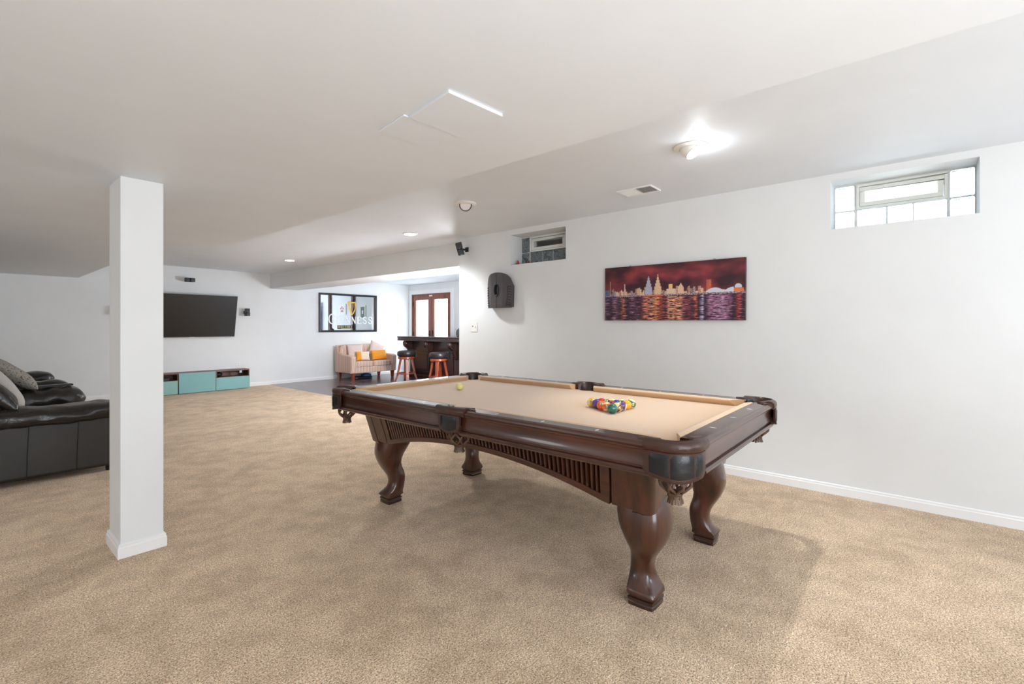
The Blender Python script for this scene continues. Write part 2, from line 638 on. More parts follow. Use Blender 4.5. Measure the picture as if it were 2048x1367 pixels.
XE = 4.48
m = MB(); m.box(XL - 0.15, XR, YF - 0.15, YB + 0.15, -0.06, 0.0); m.box(XR, XE, 4.575, YB + 0.15, -0.06, 0.0)
struct(m.build('floor', 'carpet'))
m = MB(); m.box(XE, XBAR + 0.15, 4.425, YB + 0.15, -0.06, -0.0015)
struct(m.build('floor_bar', 'planks'))
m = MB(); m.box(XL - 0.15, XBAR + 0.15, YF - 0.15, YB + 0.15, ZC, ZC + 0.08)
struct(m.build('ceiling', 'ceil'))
m = MB()
low = [(XL, YF), (1.83, YF), (1.83, 5.33), (1.365, 6.03), (1.365, YB), (XL, YB)]
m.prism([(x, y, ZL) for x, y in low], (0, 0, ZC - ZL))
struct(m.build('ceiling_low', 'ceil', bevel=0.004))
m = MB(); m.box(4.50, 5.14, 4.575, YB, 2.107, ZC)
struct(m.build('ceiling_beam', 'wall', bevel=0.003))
# boxed column with its own base trim
m = MB(); m.box(0.590, 0.786, 3.315, 3.600, 0, ZL)
colm = struct(m.build('wall_column', 'wall', bevel=0.004))

BBH = 0.078


def bb_profile(m, p0, p1, n):
    """baseboard between two floor points, n = outward normal (2D)"""
    prof = [(0, 0), (0.014, 0), (0.014, BBH - 0.022), (0.010, BBH - 0.016), (0.010, BBH - 0.006), (0.005, BBH), (0, BBH)]
    a = [(p0[0] + n[0] * o, p0[1] + n[1] * o, z) for o, z in prof]
    m.prism(a, (p1[0] - p0[0], p1[1] - p0[1], 0))


def baseboard(name, runs):
    m = MB()
    for p0, p1, n in runs:
        bb_profile(m, p0, p1, n)
    return struct(m.build(name, 'trimw'))


baseboard('baseboard_right', [((XR, YF), (XR, 4.575), (-1, 0))])
baseboard('baseboard_back', [((XL, YB), (XBAR, YB), (0, -1))])
baseboard('baseboard_left', [((XL, YF), (XL, YB), (1, 0))])
baseboard('baseboard_bar', [((XBAR, 4.575), (XBAR, 8.93), (-1, 0))])
m = MB()
prof = [(0, 0), (0.014, 0), (0.014, BBH - 0.022), (0.010, BBH - 0.016), (0.010, BBH - 0.006), (0.004, BBH)]
x0, x1, y0, y1 = 0.590, 0.786, 3.315, 3.600
m.loft([[(x0 - o, y0 - o, z), (x1 + o, y0 - o, z), (x1 + o, y1 + o, z), (x0 - o, y1 + o, z)] for o, z in prof])
struct(m.build('baseboard_column', 'trimw'))


# ------------------------------------------------------------------ glass block windows
def block_window(name, hole):
    y0, y1, z0, z1 = hole
    X0, X1 = XR + 0.205, XR + 0.285
    root = bpy.data.objects.new(name, None)
    COL.objects.link(root)
    root.location = (X0, (y0 + y1) / 2, z0)
    struct(root)
    hw, H = (y1 - y0) / 2, z1 - z0
    D = X1 - X0
    fo, zf0 = 0.262, 0.164           # vinyl unit half width, its bottom
    g = 0.007
    # mortar grid
    m = MB()
    for yc in (-fo - 0.004, fo + 0.004):
        m.box(0.012, D, yc - g, yc + g, 0, H)
    for yc in (-0.076, 0.076):
        m.box(0.012, D, yc - g / 2, yc + g / 2, 0, zf0)
    for s in (-1, 1):
        m.box(0.012, D, s * (hw - 0.003) - 0.003, s * (hw - 0.003) + 0.003, 0, H)
        a, b = sorted((s * (fo + 0.011), s * (hw - 0.006)))
        m.box(0.014, D - 0.001, a, b, zf0 - 0.004, zf0 + 0.004)
    m.box(0.016, D - 0.002, -hw, hw, H - 0.010, H)
    m.box(0.016, D - 0.002, -hw, hw, 0, 0.008)
    m.build('mortar', 'mortar', root)

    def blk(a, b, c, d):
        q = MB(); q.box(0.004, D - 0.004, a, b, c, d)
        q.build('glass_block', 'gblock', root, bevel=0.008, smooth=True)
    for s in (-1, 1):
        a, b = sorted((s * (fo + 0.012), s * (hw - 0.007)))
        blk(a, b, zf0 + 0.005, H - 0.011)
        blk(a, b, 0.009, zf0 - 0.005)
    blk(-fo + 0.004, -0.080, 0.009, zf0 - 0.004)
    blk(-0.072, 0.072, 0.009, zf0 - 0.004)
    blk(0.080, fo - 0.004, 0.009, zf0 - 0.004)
    # vinyl hopper: frame, sash, pane, two latches
    def ringbox(m, a, b, c, d, w, x0, x1):
        m.box(x0, x1, a, b, c, c + w); m.box(x0, x1, a, b, d - w, d)
        m.box(x0, x1, a, a + w, c + w, d - w); m.box(x0, x1, b - w, b, c + w, d - w)
    m = MB(); ringbox(m, -fo + 0.001, fo - 0.001, zf0 + 0.001, H - 0.012, 0.017, -0.004, D)
    m.build('window_frame', 'vinyl', root, bevel=0.002)
    m = MB(); ringbox(m, -fo + 0.022, fo - 0.022, zf0 + 0.022, H - 0.033, 0.032, 0.006, D - 0.01)
    sash = m.build('sash', 'vinyl', root, bevel=0.003)
    m = MB(); m.box(0.034, 0.040, -fo + 0.05, fo - 0.05, zf0 + 0.05, H - 0.06)
    m.build('pane', 'pane', root)
    for s in (-1, 1):
        m = MB()
        zc = H - 0.050
        m.box(-0.004, 0.006, s * 0.125 - 0.035, s * 0.125 + 0.035, zc - 0.006, zc + 0.006)
        m.box(-0.010, -0.003, s * 0.125 - 0.012, s * 0.125 + 0.02, zc - 0.010, zc - 0.002)
        m.build('latch', 'vinyl', sash, bevel=0.002)
    return root


block_window('window_1', WIN1)
block_window('window_2', WIN2)
portal((XR + 0.296, 0.07, 2.196), 0.36, 0.80, (0, PI / 2, 0))
# part-covered well box, added outside to darken the far window
m = MB()
wx0, wx1, wy0, wy1 = XR + WALL_T, XR + 1.1, 2.55, 4.05
m.box(wx0, wx1, wy0 - .05, wy0, 1.4, 2.9); m.box(wx0, wx1, wy1, wy1 + .05, 1.4, 2.9)
m.box(wx1, wx1 + .05, wy0 - .05, wy1 + .05, 1.4, 2.6); m.box(wx0, wx1, wy0, wy1, 1.35, 1.4); m.box(wx0, wx0 + 0.45, wy0, wy1, 2.9, 2.95)
struct(m.build('added_well', 'well'))

# ------------------------------------------------------------------ double glazed door to the garden
D0, D1, DZ = 9.05, 10.655, 2.16
droot = bpy.data.objects.new('door_1', None)
COL.objects.link(droot)
droot.location = (XBAR, (D0 + D1) / 2, 0)
struct(droot)
dh = (D1 - D0) / 2
m = MB()
for s in (-1, 1):
    a, b = sorted((s * (dh), s * (dh + 0.1)))
    m.box(-0.022, 0.0, a, b, 0, DZ)
m.box(-0.022, 0, -dh - 0.1, dh + 0.1, DZ, DZ + 0.1)
m.box(-0.030, 0, -dh - 0.11, dh + 0.11, DZ + 0.1, DZ + 0.115)
m.build('casing', 'trimw', droot, bevel=0.003)
m = MB()
for s in (-1, 1):
    a, b = sorted((s * (dh - 0.03), s * dh))
    m.box(0.0, 0.14, a, b, 0, DZ)
m.box(0, 0.14, -dh + 0.03, dh - 0.03, DZ - 0.03, DZ)
m.build('door_frame', 'doorwood', droot)
for s in (-1, 1):
    a, b = sorted((s * 0.004, s * (dh - 0.033)))
    st = 0.115
    m = MB()
    m.box(0.02, 0.065, a, a + st, 0.01, DZ - 0.034); m.box(0.02, 0.065, b - st, b, 0.01, DZ - 0.034)
    m.box(0.02, 0.065, a + st, b - st, 0.01, 0.24); m.box(0.02, 0.065, a + st, b - st, DZ - 0.16, DZ - 0.034)
    leaf = m.build('door_leaf', 'doorwood', droot, bevel=0.004)
    m = MB(); m.box(0.040, 0.046, a + st - 0.008, b - st + 0.008, 0.232, DZ - 0.152)
    m.build('pane', 'pane', leaf)
    m = MB()
    yh = s * 0.06
    m.box(0.008, 0.02, yh - 0.018, yh + 0.018, 0.95, 1.17)
    m.tube([(0.012, yh, 1.06), (-0.035, yh, 1.06), (-0.04, yh + s * 0.02, 1.06), (-0.04, yh + s * 0.10, 1.055)], 0.009)
    m.build('door_handle', 'bronze', leaf, bevel=0.002)
    for zc in (0.25, 1.08, 1.9):
        m = MB(); m.box(0.004, 0.021, s * (dh - 0.036) - 0.012, s * (dh - 0.036) + 0.012, zc - 0.055, zc + 0.055)
        m.build('hinge', 'bronze', leaf, bevel=0.003)
m = MB(); m.box(-0.004, 0.02, -0.06, 0.06, DZ - 0.075, DZ - 0.04)
m.build('catch', 'outlet', droot, bevel=0.003)
portal((XBAR + 0.145, (D0 + D1) / 2, 1.08), 2.1, 1.5, (0, PI / 2, 0))
for fa, fb, fc, fd in FRONT_HOLES:
    portal(((fa + fb) / 2, YF - 0.1, (fc + fd) / 2), fb - fa, fd - fc, (PI / 2, 0, 0))


# ------------------------------------------------------------------ recessed lamps
def rot_to(d):
    return Vector((0, 0, -1)).rotation_difference(Vector(d).normalized())


def flush_lamp(loc, label, power, group='flush round ceiling lamps'):
    t = thing('recessed_light', label, 'ceiling light', loc, 0)
    m = MB(); m.lathe([(0.072, 0.0), (0.094, 0.0), (0.095, -0.004), (0.088, -0.008), (0.074, -0.010), (0.072, -0.004)], seg=36, loop=True)
    m.build('trim_ring', 'lampw', t, smooth=True)
    m = MB(); m.lathe([(0.0, -0.013), (0.045, -0.0125), (0.070, -0.010), (0.073, -0.004), (0, -0.003)], seg=36)
    m.build('lens', 'lens_on', t)
    if power:
        light('bulb', 'SPOT', (0, 0, -0.06), power, 0.04, parent=t, cone=2.45)
    return t


def eyeball_lamp(loc, direction, label, lit, power=0):
    t = thing('recessed_light', label, 'ceiling light', loc, 0)
    m = MB(); m.lathe([(0.070, 0.0), (0.104, 0.0), (0.105, -0.005), (0.098, -0.010), (0.085, -0.014), (0.070, -0.016), (0.066, -0.006)], seg=40, loop=True)
    m.build('trim_ring', 'lampw', t, smooth=True)
    q = rot_to(direction).to_matrix()
    m = MB()
    R = 0.068
    prof = [(R * math.sin(a), -R * math.cos(a)) for a in [PI * k / 24 for k in range(8, 20)]]
    rim = 0.056
    prof = [(0.0, -0.030), (rim - 0.006, -0.030), (rim - 0.003, -0.046), (rim + 0.001, -0.046)] + [(R * math.sin(a), -R * math.cos(a)) for a in [0.95 + 0.12 * k for k in range(14)]]
    m.lathe(prof, cz=-0.004, mat=q, seg=36)
    ball = m.build('eyeball', 'lampw', t, smooth=True)
    m = MB(); m.lathe([(0.0, -0.043), (rim - 0.006, -0.043), (rim - 0.006, -0.038), (0, -0.038)], cz=-0.004, mat=q, seg=32)
    m.build('lens', 'lens_on' if lit else 'lens_off', ball)
    if not lit:
        m = MB(); m.lathe([(rim - 0.005, -0.0465), (rim + 0.001, -0.0475), (rim + 0.003, -0.045), (rim - 0.004, -0.044)], cz=-0.004, mat=q, seg=36, loop=True)
        m.build('lens_ring', 'slot', ball, smooth=True)
    if power:
        d = Vector(direction).normalized()
        light('bulb', 'POINT', Vector((0, 0, -0.004)) + d * 0.085, power * 0.08, 0.03, parent=t)
        light('beam', 'SPOT', Vector((0, 0, -0.004)) + d * 0.085, power * 2.3, 0.03, parent=t, cone=1.35)
    return t


eyeball_lamp((3.07, 1.09, ZC), (0.0, -0.52, -0.74), 'lit white eyeball ceiling lamp above the near end of the pool table', True, CAN_W)
eyeball_lamp((3.11, 3.21, ZC), (-0.62, -0.72, -0.55), 'unlit white eyeball ceiling lamp with a grey lens turned to the camera', False)
flush_lamp((3.676, 4.78, ZC), 'lit flush ceiling lamp nearest the black corner speaker', CAN_W * 2.7)
flush_lamp((3.78, 8.28, ZC), 'lit flush ceiling lamp nearest the far wall', CAN_W * 2.2)

# supply register
t = thing('ceiling_vent', 'white metal air vent in the ceiling by the right wall', 'vent', (3.77, 1.78, ZC))
m = MB()
for a, b, c, d in ((-0.105, 0.105, -0.155, -0.142), (-0.105, 0.105, 0.142, 0.155), (-0.105, -0.085, -0.142, 0.142), (0.085, 0.105, -0.142, 0.142), (-0.085, 0.085, -0.006, 0.006)):
    m.box(a, b, c, d, -0.010, 0)
m.build('frame', 'trimw', t, bevel=0.002)
m = MB(); m.box(-0.088, 0.088, -0.145, 0.145, -0.002, 0)
m.build('backing', plain('grey_duct', rgb(120, 116, 110), 0.7), t)
for k in range(20):
    yk = -0.134 + k * 0.0141
    m = MB(); sgn = 1 if yk < 0 else -1
    m.prism([(-0.085, yk - 0.004, -0.010 if sgn > 0 else -0.002), (-0.085, yk + 0.004, -0.002 if sgn > 0 else -0.010), (-0.085, yk + 0.004, -0.001 if sgn > 0 else -0.009), (-0.085, yk - 0.004, -0.009 if sgn > 0 else -0.001)], (0.17, 0, 0))
    m.build('louver', 'trimw', t)


def slab_quad(name, pts, z0, z1, mat):
    c = Vector((sum(p[0] for p in pts) / 4, sum(p[1] for p in pts) / 4, z1))
    m = MB(); m.prism([(p[0] - c.x, p[1] - c.y, z0 - z1) for p in pts], (0, 0, z1 - z0))
    o = m.build(name, mat, bevel=0.002)
    o.location = c
    return o


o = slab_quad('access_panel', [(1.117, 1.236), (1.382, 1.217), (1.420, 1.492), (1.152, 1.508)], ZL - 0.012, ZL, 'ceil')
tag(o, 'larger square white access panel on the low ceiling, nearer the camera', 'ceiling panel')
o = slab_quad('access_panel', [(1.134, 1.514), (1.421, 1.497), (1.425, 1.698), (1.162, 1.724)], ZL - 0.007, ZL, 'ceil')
tag(o, 'smaller oblong white access panel behind the larger ceiling panel', 'ceiling panel')


# ================================================================== THE POOL TABLE
TX, TY = 2.487, 1.920
HW, HL = 0.735, 1.295
ZT, ZB = 0.822, 0.784
pool = thing('pool_table', 'carved mahogany pool table with tan cloth and leather drop pockets', 'pool table', (TX, TY, 0))

RAIL = [(-0.094, 0.700), (-0.094, ZT - 0.003), (-0.090, ZT), (-0.016, ZT), (-0.013, ZT - 0.003), (-0.008, ZT + 0.001), (0.002, ZT - 0.002), (0.009, ZT - 0.010), (0.010, ZT - 0.018),
        (0.004, ZT - 0.026), (-0.003, ZT - 0.029), (-0.004, ZT - 0.036), (-0.010, ZT - 0.040), (-0.012, ZT - 0.062), (-0.007, ZT - 0.092), (-0.004, ZT - 0.100), (-0.010, ZT - 0.103),
        (-0.010, ZT - 0.109), (0.004, ZT - 0.112), (0.011, ZT - 0.119), (0.011, ZT - 0.126), (0.003, ZT - 0.134), (-0.030, ZT - 0.136)]
CUSH = [(-0.0945, ZB - 0.002), (-0.0945, ZT - 0.001), (-0.104, ZT + 0.002), (-0.128, ZT + 0.001), (-0.139, ZT - 0.004), (-0.140, ZT - 0.009), (-0.122, ZB - 0.001)]


def side_fn(side, s):
    if side == 'long':
        return lambda o, t, z: Vector((s * (HW + o), t, z))
    return lambda o, t, z: Vector((t, s * (HL + o), z))


def rail(side, s, ta, tb, da, db, sights):
    """da/db: how far the nose stops short of the rail ends"""
    f = side_fn(side, s)
    m = MB()
    m.loft([[f(o, t, z) for o, z in RAIL] for t in (ta, tb)])
    r = m.build('rail', 'mah_y' if side == 'long' else 'mah_x', pool, smooth=True, angle=28)
    m = MB()
    rings = []
    for t, d, sg in ((ta, da, 1), (tb, db, -1)):
        rings.append([f(o, t + sg * (0.008 + d * (-(o) - 0.0945) / 0.0455), z) for o, z in CUSH])
    m.loft(rings)
    m.build('cushion', 'cloth', r, smooth=True, angle=25)
    for t in sights:
        m = MB()
        c = f(-0.050, t, ZT + 0.0004)
        a, b = (0.006, 0.016)
        pts = []
        for k in range(12):
            an = 2 * PI * k / 12
            rr = 1 / (abs(math.cos(an)) ** 1.3 + abs(math.sin(an)) ** 1.3) ** (1 / 1.3)
            p, q = rr * math.cos(an) * b, rr * math.sin(an) * a
            pts.append(c + (Vector((p, q, 0)) if side == 'long' else Vector((q, p, 0))))
        m.prism(pts, (0, 0, 0.0006))
        m.build('sight', 'pearl', r)
    return r


dy, dx = 0.2925, 0.31
for s in (-1, 1):
    rail('long', s, -HL + 0.15, -0.075, 0.075, 0.022, [-3 * dy, -2 * dy, -dy])
    rail('long', s, 0.075, HL - 0.15, 0.022, 0.075, [dy, 2 * dy, 3 * dy])
    rail('short', s, -HW + 0.15, HW - 0.15, 0.075, 0.075, [-dx, 0, dx])

# bed with the six mouths cut out
pts = []
hx, hy, cr = HW - 0.097, HL - 0.097, 0.052


def arc(cx, cy, r, a0, a1, n=9):
    return [(cx + r * math.cos(a0 + (a1 - a0) * k / n), cy + r * math.sin(a0 + (a1 - a0) * k / n)) for k in range(n + 1)]


pts += arc(hx, -hy, 0.066, PI, PI / 2)
pts += arc(hx + 0.035, 0, 0.06, PI * 1.3, PI * 0.7)
pts += arc(hx, hy, 0.066, PI * 1.5, PI)
pts += arc(-hx, hy, 0.066, 2 * PI, PI * 1.5)
pts += arc(-hx - 0.035, 0, 0.06, PI * 0.3, -PI * 0.3)
pts += arc(-hx, -hy, 0.066, PI / 2, 0)
m = MB(); m.prism([(x, y, ZB - 0.028) for x, y in pts], (0, 0, 0.028))
m.build('bed', 'cloth', pool)


def path_pts(poly):
    return [Vector((x, y, 0)) for x, y in poly]


def rnd_corner(x, y, ext, R, n=8):
    """outer path of a corner cap in the +,+ quadrant, from the long side round to the short side"""
    p = [(x, y - ext), (x, y - ext * 0.75), (x, y - R)]
    p += arc(x - R, y - R, R, 0, PI / 2, n)[1:-1]
    p += [(x - R, y), (x - ext * 0.72, y), (x - ext * 0.92, y)]
    return path_pts(p)


def resample(p, n):
    L = [0]
    for a, b in zip(p, p[1:]):
        L.append(L[-1] + (b - a).length)
    out = []
    for k in range(n):
        d = L[-1] * k / (n - 1)
        i = max(j for j in range(len(L)) if L[j] <= d + 1e-9)
        i = min(i, len(p) - 2)
        f = (d - L[i]) / max(1e-9, L[i + 1] - L[i])
        out.append(p[i].lerp(p[i + 1], min(1, f)))
    return out


def offset_path(p, d):
    out = []
    for i, q in enumerate(p):
        t = (p[min(i + 1, len(p) - 1)] - p[max(i - 1, 0)]).normalized()
        out.append(q + Vector((t.y, -t.x, 0)) * d)
    return out


def pocket(sx, sy, corner=True):
    N = 25
    if corner:
        outer = resample(rnd_corner(HW + 0.013, HL + 0.013, 0.190, 0.118), N)
        pc = Vector((HW - 0.085, HL - 0.085, 0))
        inn = [(HW - 0.075, HL - 0.182), (HW - 0.052, HL - 0.145)] + arc(HW - 0.085, HL - 0.085, 0.066, -PI * 0.3, PI * 0.8, 10) + [(HW - 0.145, HL - 0.052), (HW - 0.172, HL - 0.075)]
        inner = resample(path_pts(inn), N)
    else:
        outer = resample(path_pts([(HW + 0.013, -0.112), (HW + 0.017, -0.06), (HW + 0.018, 0), (HW + 0.017, 0.06), (HW + 0.013, 0.112)]), N)
        pc = Vector((HW - 0.05, 0, 0))
        inn = [(HW - 0.085, -0.105)] + arc(HW - 0.068, 0, 0.062, -PI * 0.42, PI * 0.42, 8) + [(HW - 0.085, 0.105)]
        inner = resample(path_pts(inn), N)
    mir = lambda v: Vector((v.x * sx, v.y * sy, v.z))
    # rolled cap
    m = MB()
    rings = []
    for k in range(N):
        o, i = outer[k], inner[k]
        d = (i - o)
        dn = d.normalized()
        z = ZT
        e = min(1, min(k, N - 1 - k) / 4)
        dip = 0.024 * e
        sec = [(o, z - 0.030), (o - dn * 0.007, z - 0.016), (o - dn * 0.005, z + 0.002), (o + dn * 0.006, z + 0.012), (o + dn * 0.020, z + 0.016),
               (o + d * 0.55, z + 0.010 + 0.006 * e), (i - dn * 0.008, z + 0.006 + 0.006 * e), (i, z - 0.004), (i + dn * 0.002, ZB - 0.05), (i - dn * 0.010, ZB - 0.05), (i - dn * 0.014, z - 0.03)]
        rings.append([mir(p + Vector((0, 0, zz))) for p, zz in sec])
    m.loft(rings)
    # tongues lying on the rails
    ends = [(outer[0] + inner[0]) / 2, (outer[-1] + inner[-1]) / 2]
    dirs = [Vector((0, -1, 0)), Vector((-1, 0, 0)) if corner else Vector((0, 1, 0))]
    cap = m.build('pocket', 'pleather', pool, smooth=True, angle=50)
    for c, d in zip(ends, dirs):
        m = MB()
        n = Vector((-d.y, d.x, 0))
        rows = []
        for q in range(7):
            u = q / 6
            w = 0.026 * math.sqrt(max(0.02, 1 - u ** 2.2))
            cc = c - d * 0.012 + d * (0.055 * u)
            rows.append([mir(cc + n * w * a + Vector((0, 0, ZT + h * (1 - 0.4 * u)))) for a, h in ((-1, 0.001), (-0.7, 0.007), (0, 0.010), (0.7, 0.007), (1, 0.001))])
        m.strip(rows)
        m.build('tongue', 'pleather', cap, smooth=True)
    # shield
    so = offset_path(outer, -0.006)
    N2 = N
    m = MB()
    rings = []

    def zbot(s):
        a = abs(s - 0.5) * 2
        base = 0.688 if corner else 0.700
        lobe = 0.010 * (math.cos(a * PI) * 0.5 + 0.5)
        notch = 0.022 * max(0, (a - 0.86) / 0.14)
        return base - lobe + 0.010 * a + notch
    lo, hi = (0, N - 4) if corner else (3, N - 4)
    for k in range(lo, hi + 1):
        s = (k - lo) / (hi - lo)
        o = so[k]
        n = (offset_path(so, 1)[k] - o)
        zb = zbot(s)
        rings.append([mir(o + n * a + Vector((0, 0, z))) for a, z in ((0.0, ZT - 0.028), (0.010, ZT - 0.030), (0.009, zb + 0.02), (0.012, zb + 0.004), (0.010, zb), (-0.002, zb))])
    m.loft(rings)
    m.build('shield', 'pleather', cap, smooth=True, angle=50)
    spans = ((0.09, 0.37), (0.39, 0.72), (0.74, 0.93)) if corner else ((0.12, 0.88),)
    if corner and sx * sy < 0:
        spans = tuple((1 - b, 1 - a) for a, b in spans[::-1])
    n1 = offset_path(so, 1)
    m = MB()
    for a, b in spans:
        rows = []
        for q in range(9):
            s = a + (b - a) * q / 8
            kf = lo + s * (hi - lo)
            k0 = min(int(kf), N - 2)
            o = so[k0].lerp(so[k0 + 1], kf - k0)
            n = n1[k0].lerp(n1[k0 + 1], kf - k0) - o
            zb = zbot(s)
            e = min(q, 8 - q) / 1.0
            bz = 0.0035 if e >= 1 else 0
            H = ZT - 0.036 - (zb + 0.014)
            rows.append([mir(o + n * (0.0098 + (bz if 0 < j < 6 else 0)) + Vector((0, 0, zb + 0.014 + H * j / 6))) for j in range(7)])
        m.strip(rows)
    m.build('shield_panel', 'pblack', cap, smooth=True, angle=60)
    # woven drop net
    NC = pc + (Vector((-0.004, -0.004, 0)) if corner else Vector((-0.012, 0, 0)))
    c = mir(NC)
    zt, zn = 0.694, 0.612
    m = MB()

    def rad(u):
        return 0.047 + 0.012 * math.sin(min(1, u * 1.5) * PI * 0.75) - 0.036 * max(0, (u - 0.55) / 0.45) ** 1.3
    K = 7
    for k in range(K):
        for sg in (1, -1):
            pp = []
            for q in range(13):
                u = q / 12
                an = 2 * PI * k / K + sg * (PI / K) * (1 - math.cos(u * PI * 2)) * 0.5 * 1.0
                r = rad(u)
                pp.append(c + Vector((r * math.cos(an), r * math.sin(an), zt + (zn - zt) * u)))
            m.tube(pp, 0.0052, 6, rs=[0.0050 + 0.0020 * math.sin(u / 12 * PI) for u in range(13)])
    m.lathe([(0.044, zt + 0.006), (0.052, zt + 0.006), (0.052, zt - 0.004), (0.044, zt - 0.004)], c.x, c.y, 0, 20, loop=True)
    m.build('net', 'netl', cap, smooth=True, angle=70)
    m = MB()
    m.lathe([(0.0, zn + 0.006), (0.026, zn + 0.010), (0.031, zn + 0.002), (0.027, zn - 0.006), (0.0, zn - 0.006)], c.x, c.y, 0, 20)
    for k in range(16):
        an = 2 * PI * k / 16
        ca, sa = math.cos(an), math.sin(an)
        w = 0.0046
        j = random.uniform(-0.003, 0.003)
        ps = [(0.026, zn), (0.027, zn - 0.015), (0.032, zn - 0.034 + j)]
        rows = []
        for r, z in ps:
            for_in = Vector((r * ca, r * sa, z))
            tn = Vector((-sa, ca, 0)) * w
            rows.append([c * 1 + for_in - tn, c + for_in + tn, c + for_in * Vector((1, 1, 1)).x + tn - Vector((ca, sa, 0)) * 0.002, c + for_in - tn - Vector((ca, sa, 0)) * 0.002])
        for r_ in rows:
            pass
        m.loft(rows)
    m.build('fringe', 'netl', cap)


for sx in (-1, 1):
    for sy in (-1, 1):
        pocket(sx, sy)
    pocket(sx, 1, False)

# tapered cabinet: four arched aprons with tambour slats
XT, XB_, YT, YB_ = 0.588, 0.528, 1.085, 1.052
ZA, ZA0, ZPK = 0.690, 0.452, 0.566


def face_fn(side, s):
    def lp(a, b, z):
        return b + (a - b) * (z - ZA0) / (ZA - ZA0)
    if side == 'long':
        return lambda t, z, d: Vector((s * (lp(XT, XB_, z) + d), t * lp(YT, YB_, z), z))
    return lambda t, z, d: Vector((t * lp(XT, XB_, z), s * (lp(YT, YB_, z) + d), z))


def apron(side, s):
    f = face_fn(side, s)
    ta = 0.80 if side == 'long' else 0.70       # arch half span (normalised)
    tp = 0.765 if side == 'long' else 0.60       # slat half span
    ts = 0.815 if side == 'long' else 0.70       # groove
    zpk = ZPK if side == 'long' else 0.600

    def zb(t):
        a = min(1, abs(t) / ta)
        return ZA0 + 0.006 + (zpk - ZA0) * (1 - a ** 2.1)
    m = MB()
    # backing
    n = 36
    rows = []
    for k in range(n + 1):
        t = -0.985 + 1.97 * k / n
        z0 = zb(t)
        rows.append([f(t, z0, -0.014), f(t, ZA, -0.018), f(t, ZA, -0.045), f(t, z0, -0.045)])
    m.loft(rows)
    # lower moulding band follows the arch
    rows = []
    for k in range(49):
        t = -ts + 2 * ts * k / 48
        z0 = zb(t)
        rows.append([f(t, z0 - 0.004, -0.045), f(t, z0 - 0.004, 0.010), f(t, z0 + 0.004, 0.012), f(t, z0 + 0.026, 0.010), f(t, z0 + 0.030, 0.004), f(t, z0 + 0.030, -0.012)])
    m.loft(rows)
    # stiles either side of the slats and head
    wt = ts - tp
    for sg in (-1, 1):
        a, b = sorted((sg * (tp + 0.006), sg * ts))
        poly = [(a, zb(a) + 0.02), (b, zb(b) + 0.02), (b, ZA), (a, ZA)]
        m.prism([f(t, z, -0.012) for t, z in poly], f(0, 0.6, 0.010) - f(0, 0.6, -0.012))
    m.prism([f(t, z, -0.012) for t, z in ((-ts, ZA - 0.012), (ts, ZA - 0.012), (ts, ZA), (-ts, ZA))], f(0, 0.6, 0.008) - f(0, 0.6, -0.012))
    ap = m.build('apron', 'mah_y' if side == 'long' else 'mah_x', pool, bevel=0.0015, smooth=True, angle=30)
    # tambour slats
    m = MB()
    L = YT if side == 'long' else XT
    cnt = int(2 * tp * L / 0.0270)
    for k in range(cnt):
        t0 = -tp + 2 * tp * (k + 0.5) / cnt
        hw = 0.0084 / L
        zl, zh = zb(t0) + 0.030, ZA - 0.012
        rows = []
        for z in (zl, zh):
            rows.append([f(t0 + a * hw, z, d) for a, d in ((-1, -0.020), (-1, -0.002), (-0.55, 0.006), (0.55, 0.006), (1, -0.002), (1, -0.020))])
        m.loft(rows)
    m.build('slat_panel', 'mah_z', ap, smooth=True, angle=35)
    # flat corner panels
    for sg in (-1, 1):
        a, b = sorted((sg * (ts + 0.010), sg * 0.955))
        m = MB()
        poly = [(a, ZA0 + 0.004), (b, ZA0 + 0.004), (b, ZA), (a, ZA)]
        m.prism([f(t, z, -0.012) for t, z in poly], f(0, 0.6, 0.009) - f(0, 0.6, -0.012))
        m.build('corner_panel', 'mah_z', ap, bevel=0.003)


for s in (-1, 1):
    apron('long', s)
    apron('short', s)
for sx in (-1, 1):
    for sy in (-1, 1):
        m = MB()
        rings = []
        for z in (ZA0 - 0.012, ZA0, ZA):
            k = (z - ZA0) / (ZA - ZA0)
            x, y = XB_ + (XT - XB_) * k + 0.012, YB_ + (YT - YB_) * k + 0.012
            r = 0.035
            if z < ZA0:
                x -= 0.012; y -= 0.012
            ring = [(x - 0.09, y - 0.09), (x, y - 0.09)] + arc(x - r, y - r, r, 0, PI / 2, 6) + [(x - 0.09, y)]
            # inner cut
            rings.append([Vector((a * sx, b * sy, z)) for a, b in ring])
        m.loft(rings)
        m.build('corner_post', 'mah_z', pool, smooth=True, angle=35)
m = MB(); m.box(-0.60, 0.60, -1.12, 1.12, ZA - 0.004, ZB - 0.029)
m.build('subframe', 'mah_dark', pool)

# cabriole legs: (height, outward reach, inward reach, half width)
LEG = [(0.500, 0.085, 0.150, 0.118), (0.455, 0.104, 0.146, 0.120), (0.42, 0.112, 0.136, 0.121), (0.385, 0.118, 0.116, 0.120), (0.35, 0.118, 0.095, 0.112), (0.315, 0.108, 0.080, 0.099),
       (0.28, 0.092, 0.074, 0.083), (0.25, 0.074, 0.080, 0.068), (0.22, 0.050, 0.094, 0.058), (0.19, 0.030, 0.101, 0.054), (0.16, 0.021, 0.101, 0.053), (0.135, 0.022, 0.098, 0.056),
       (0.11, 0.034, 0.094, 0.064), (0.09, 0.054, 0.090, 0.074), (0.075, 0.072, 0.086, 0.081), (0.062, 0.088, 0.088, 0.084), (0.054, 0.088, 0.088, 0.084)]
LX, LY, LOX = 0.417, 0.983, -0.009


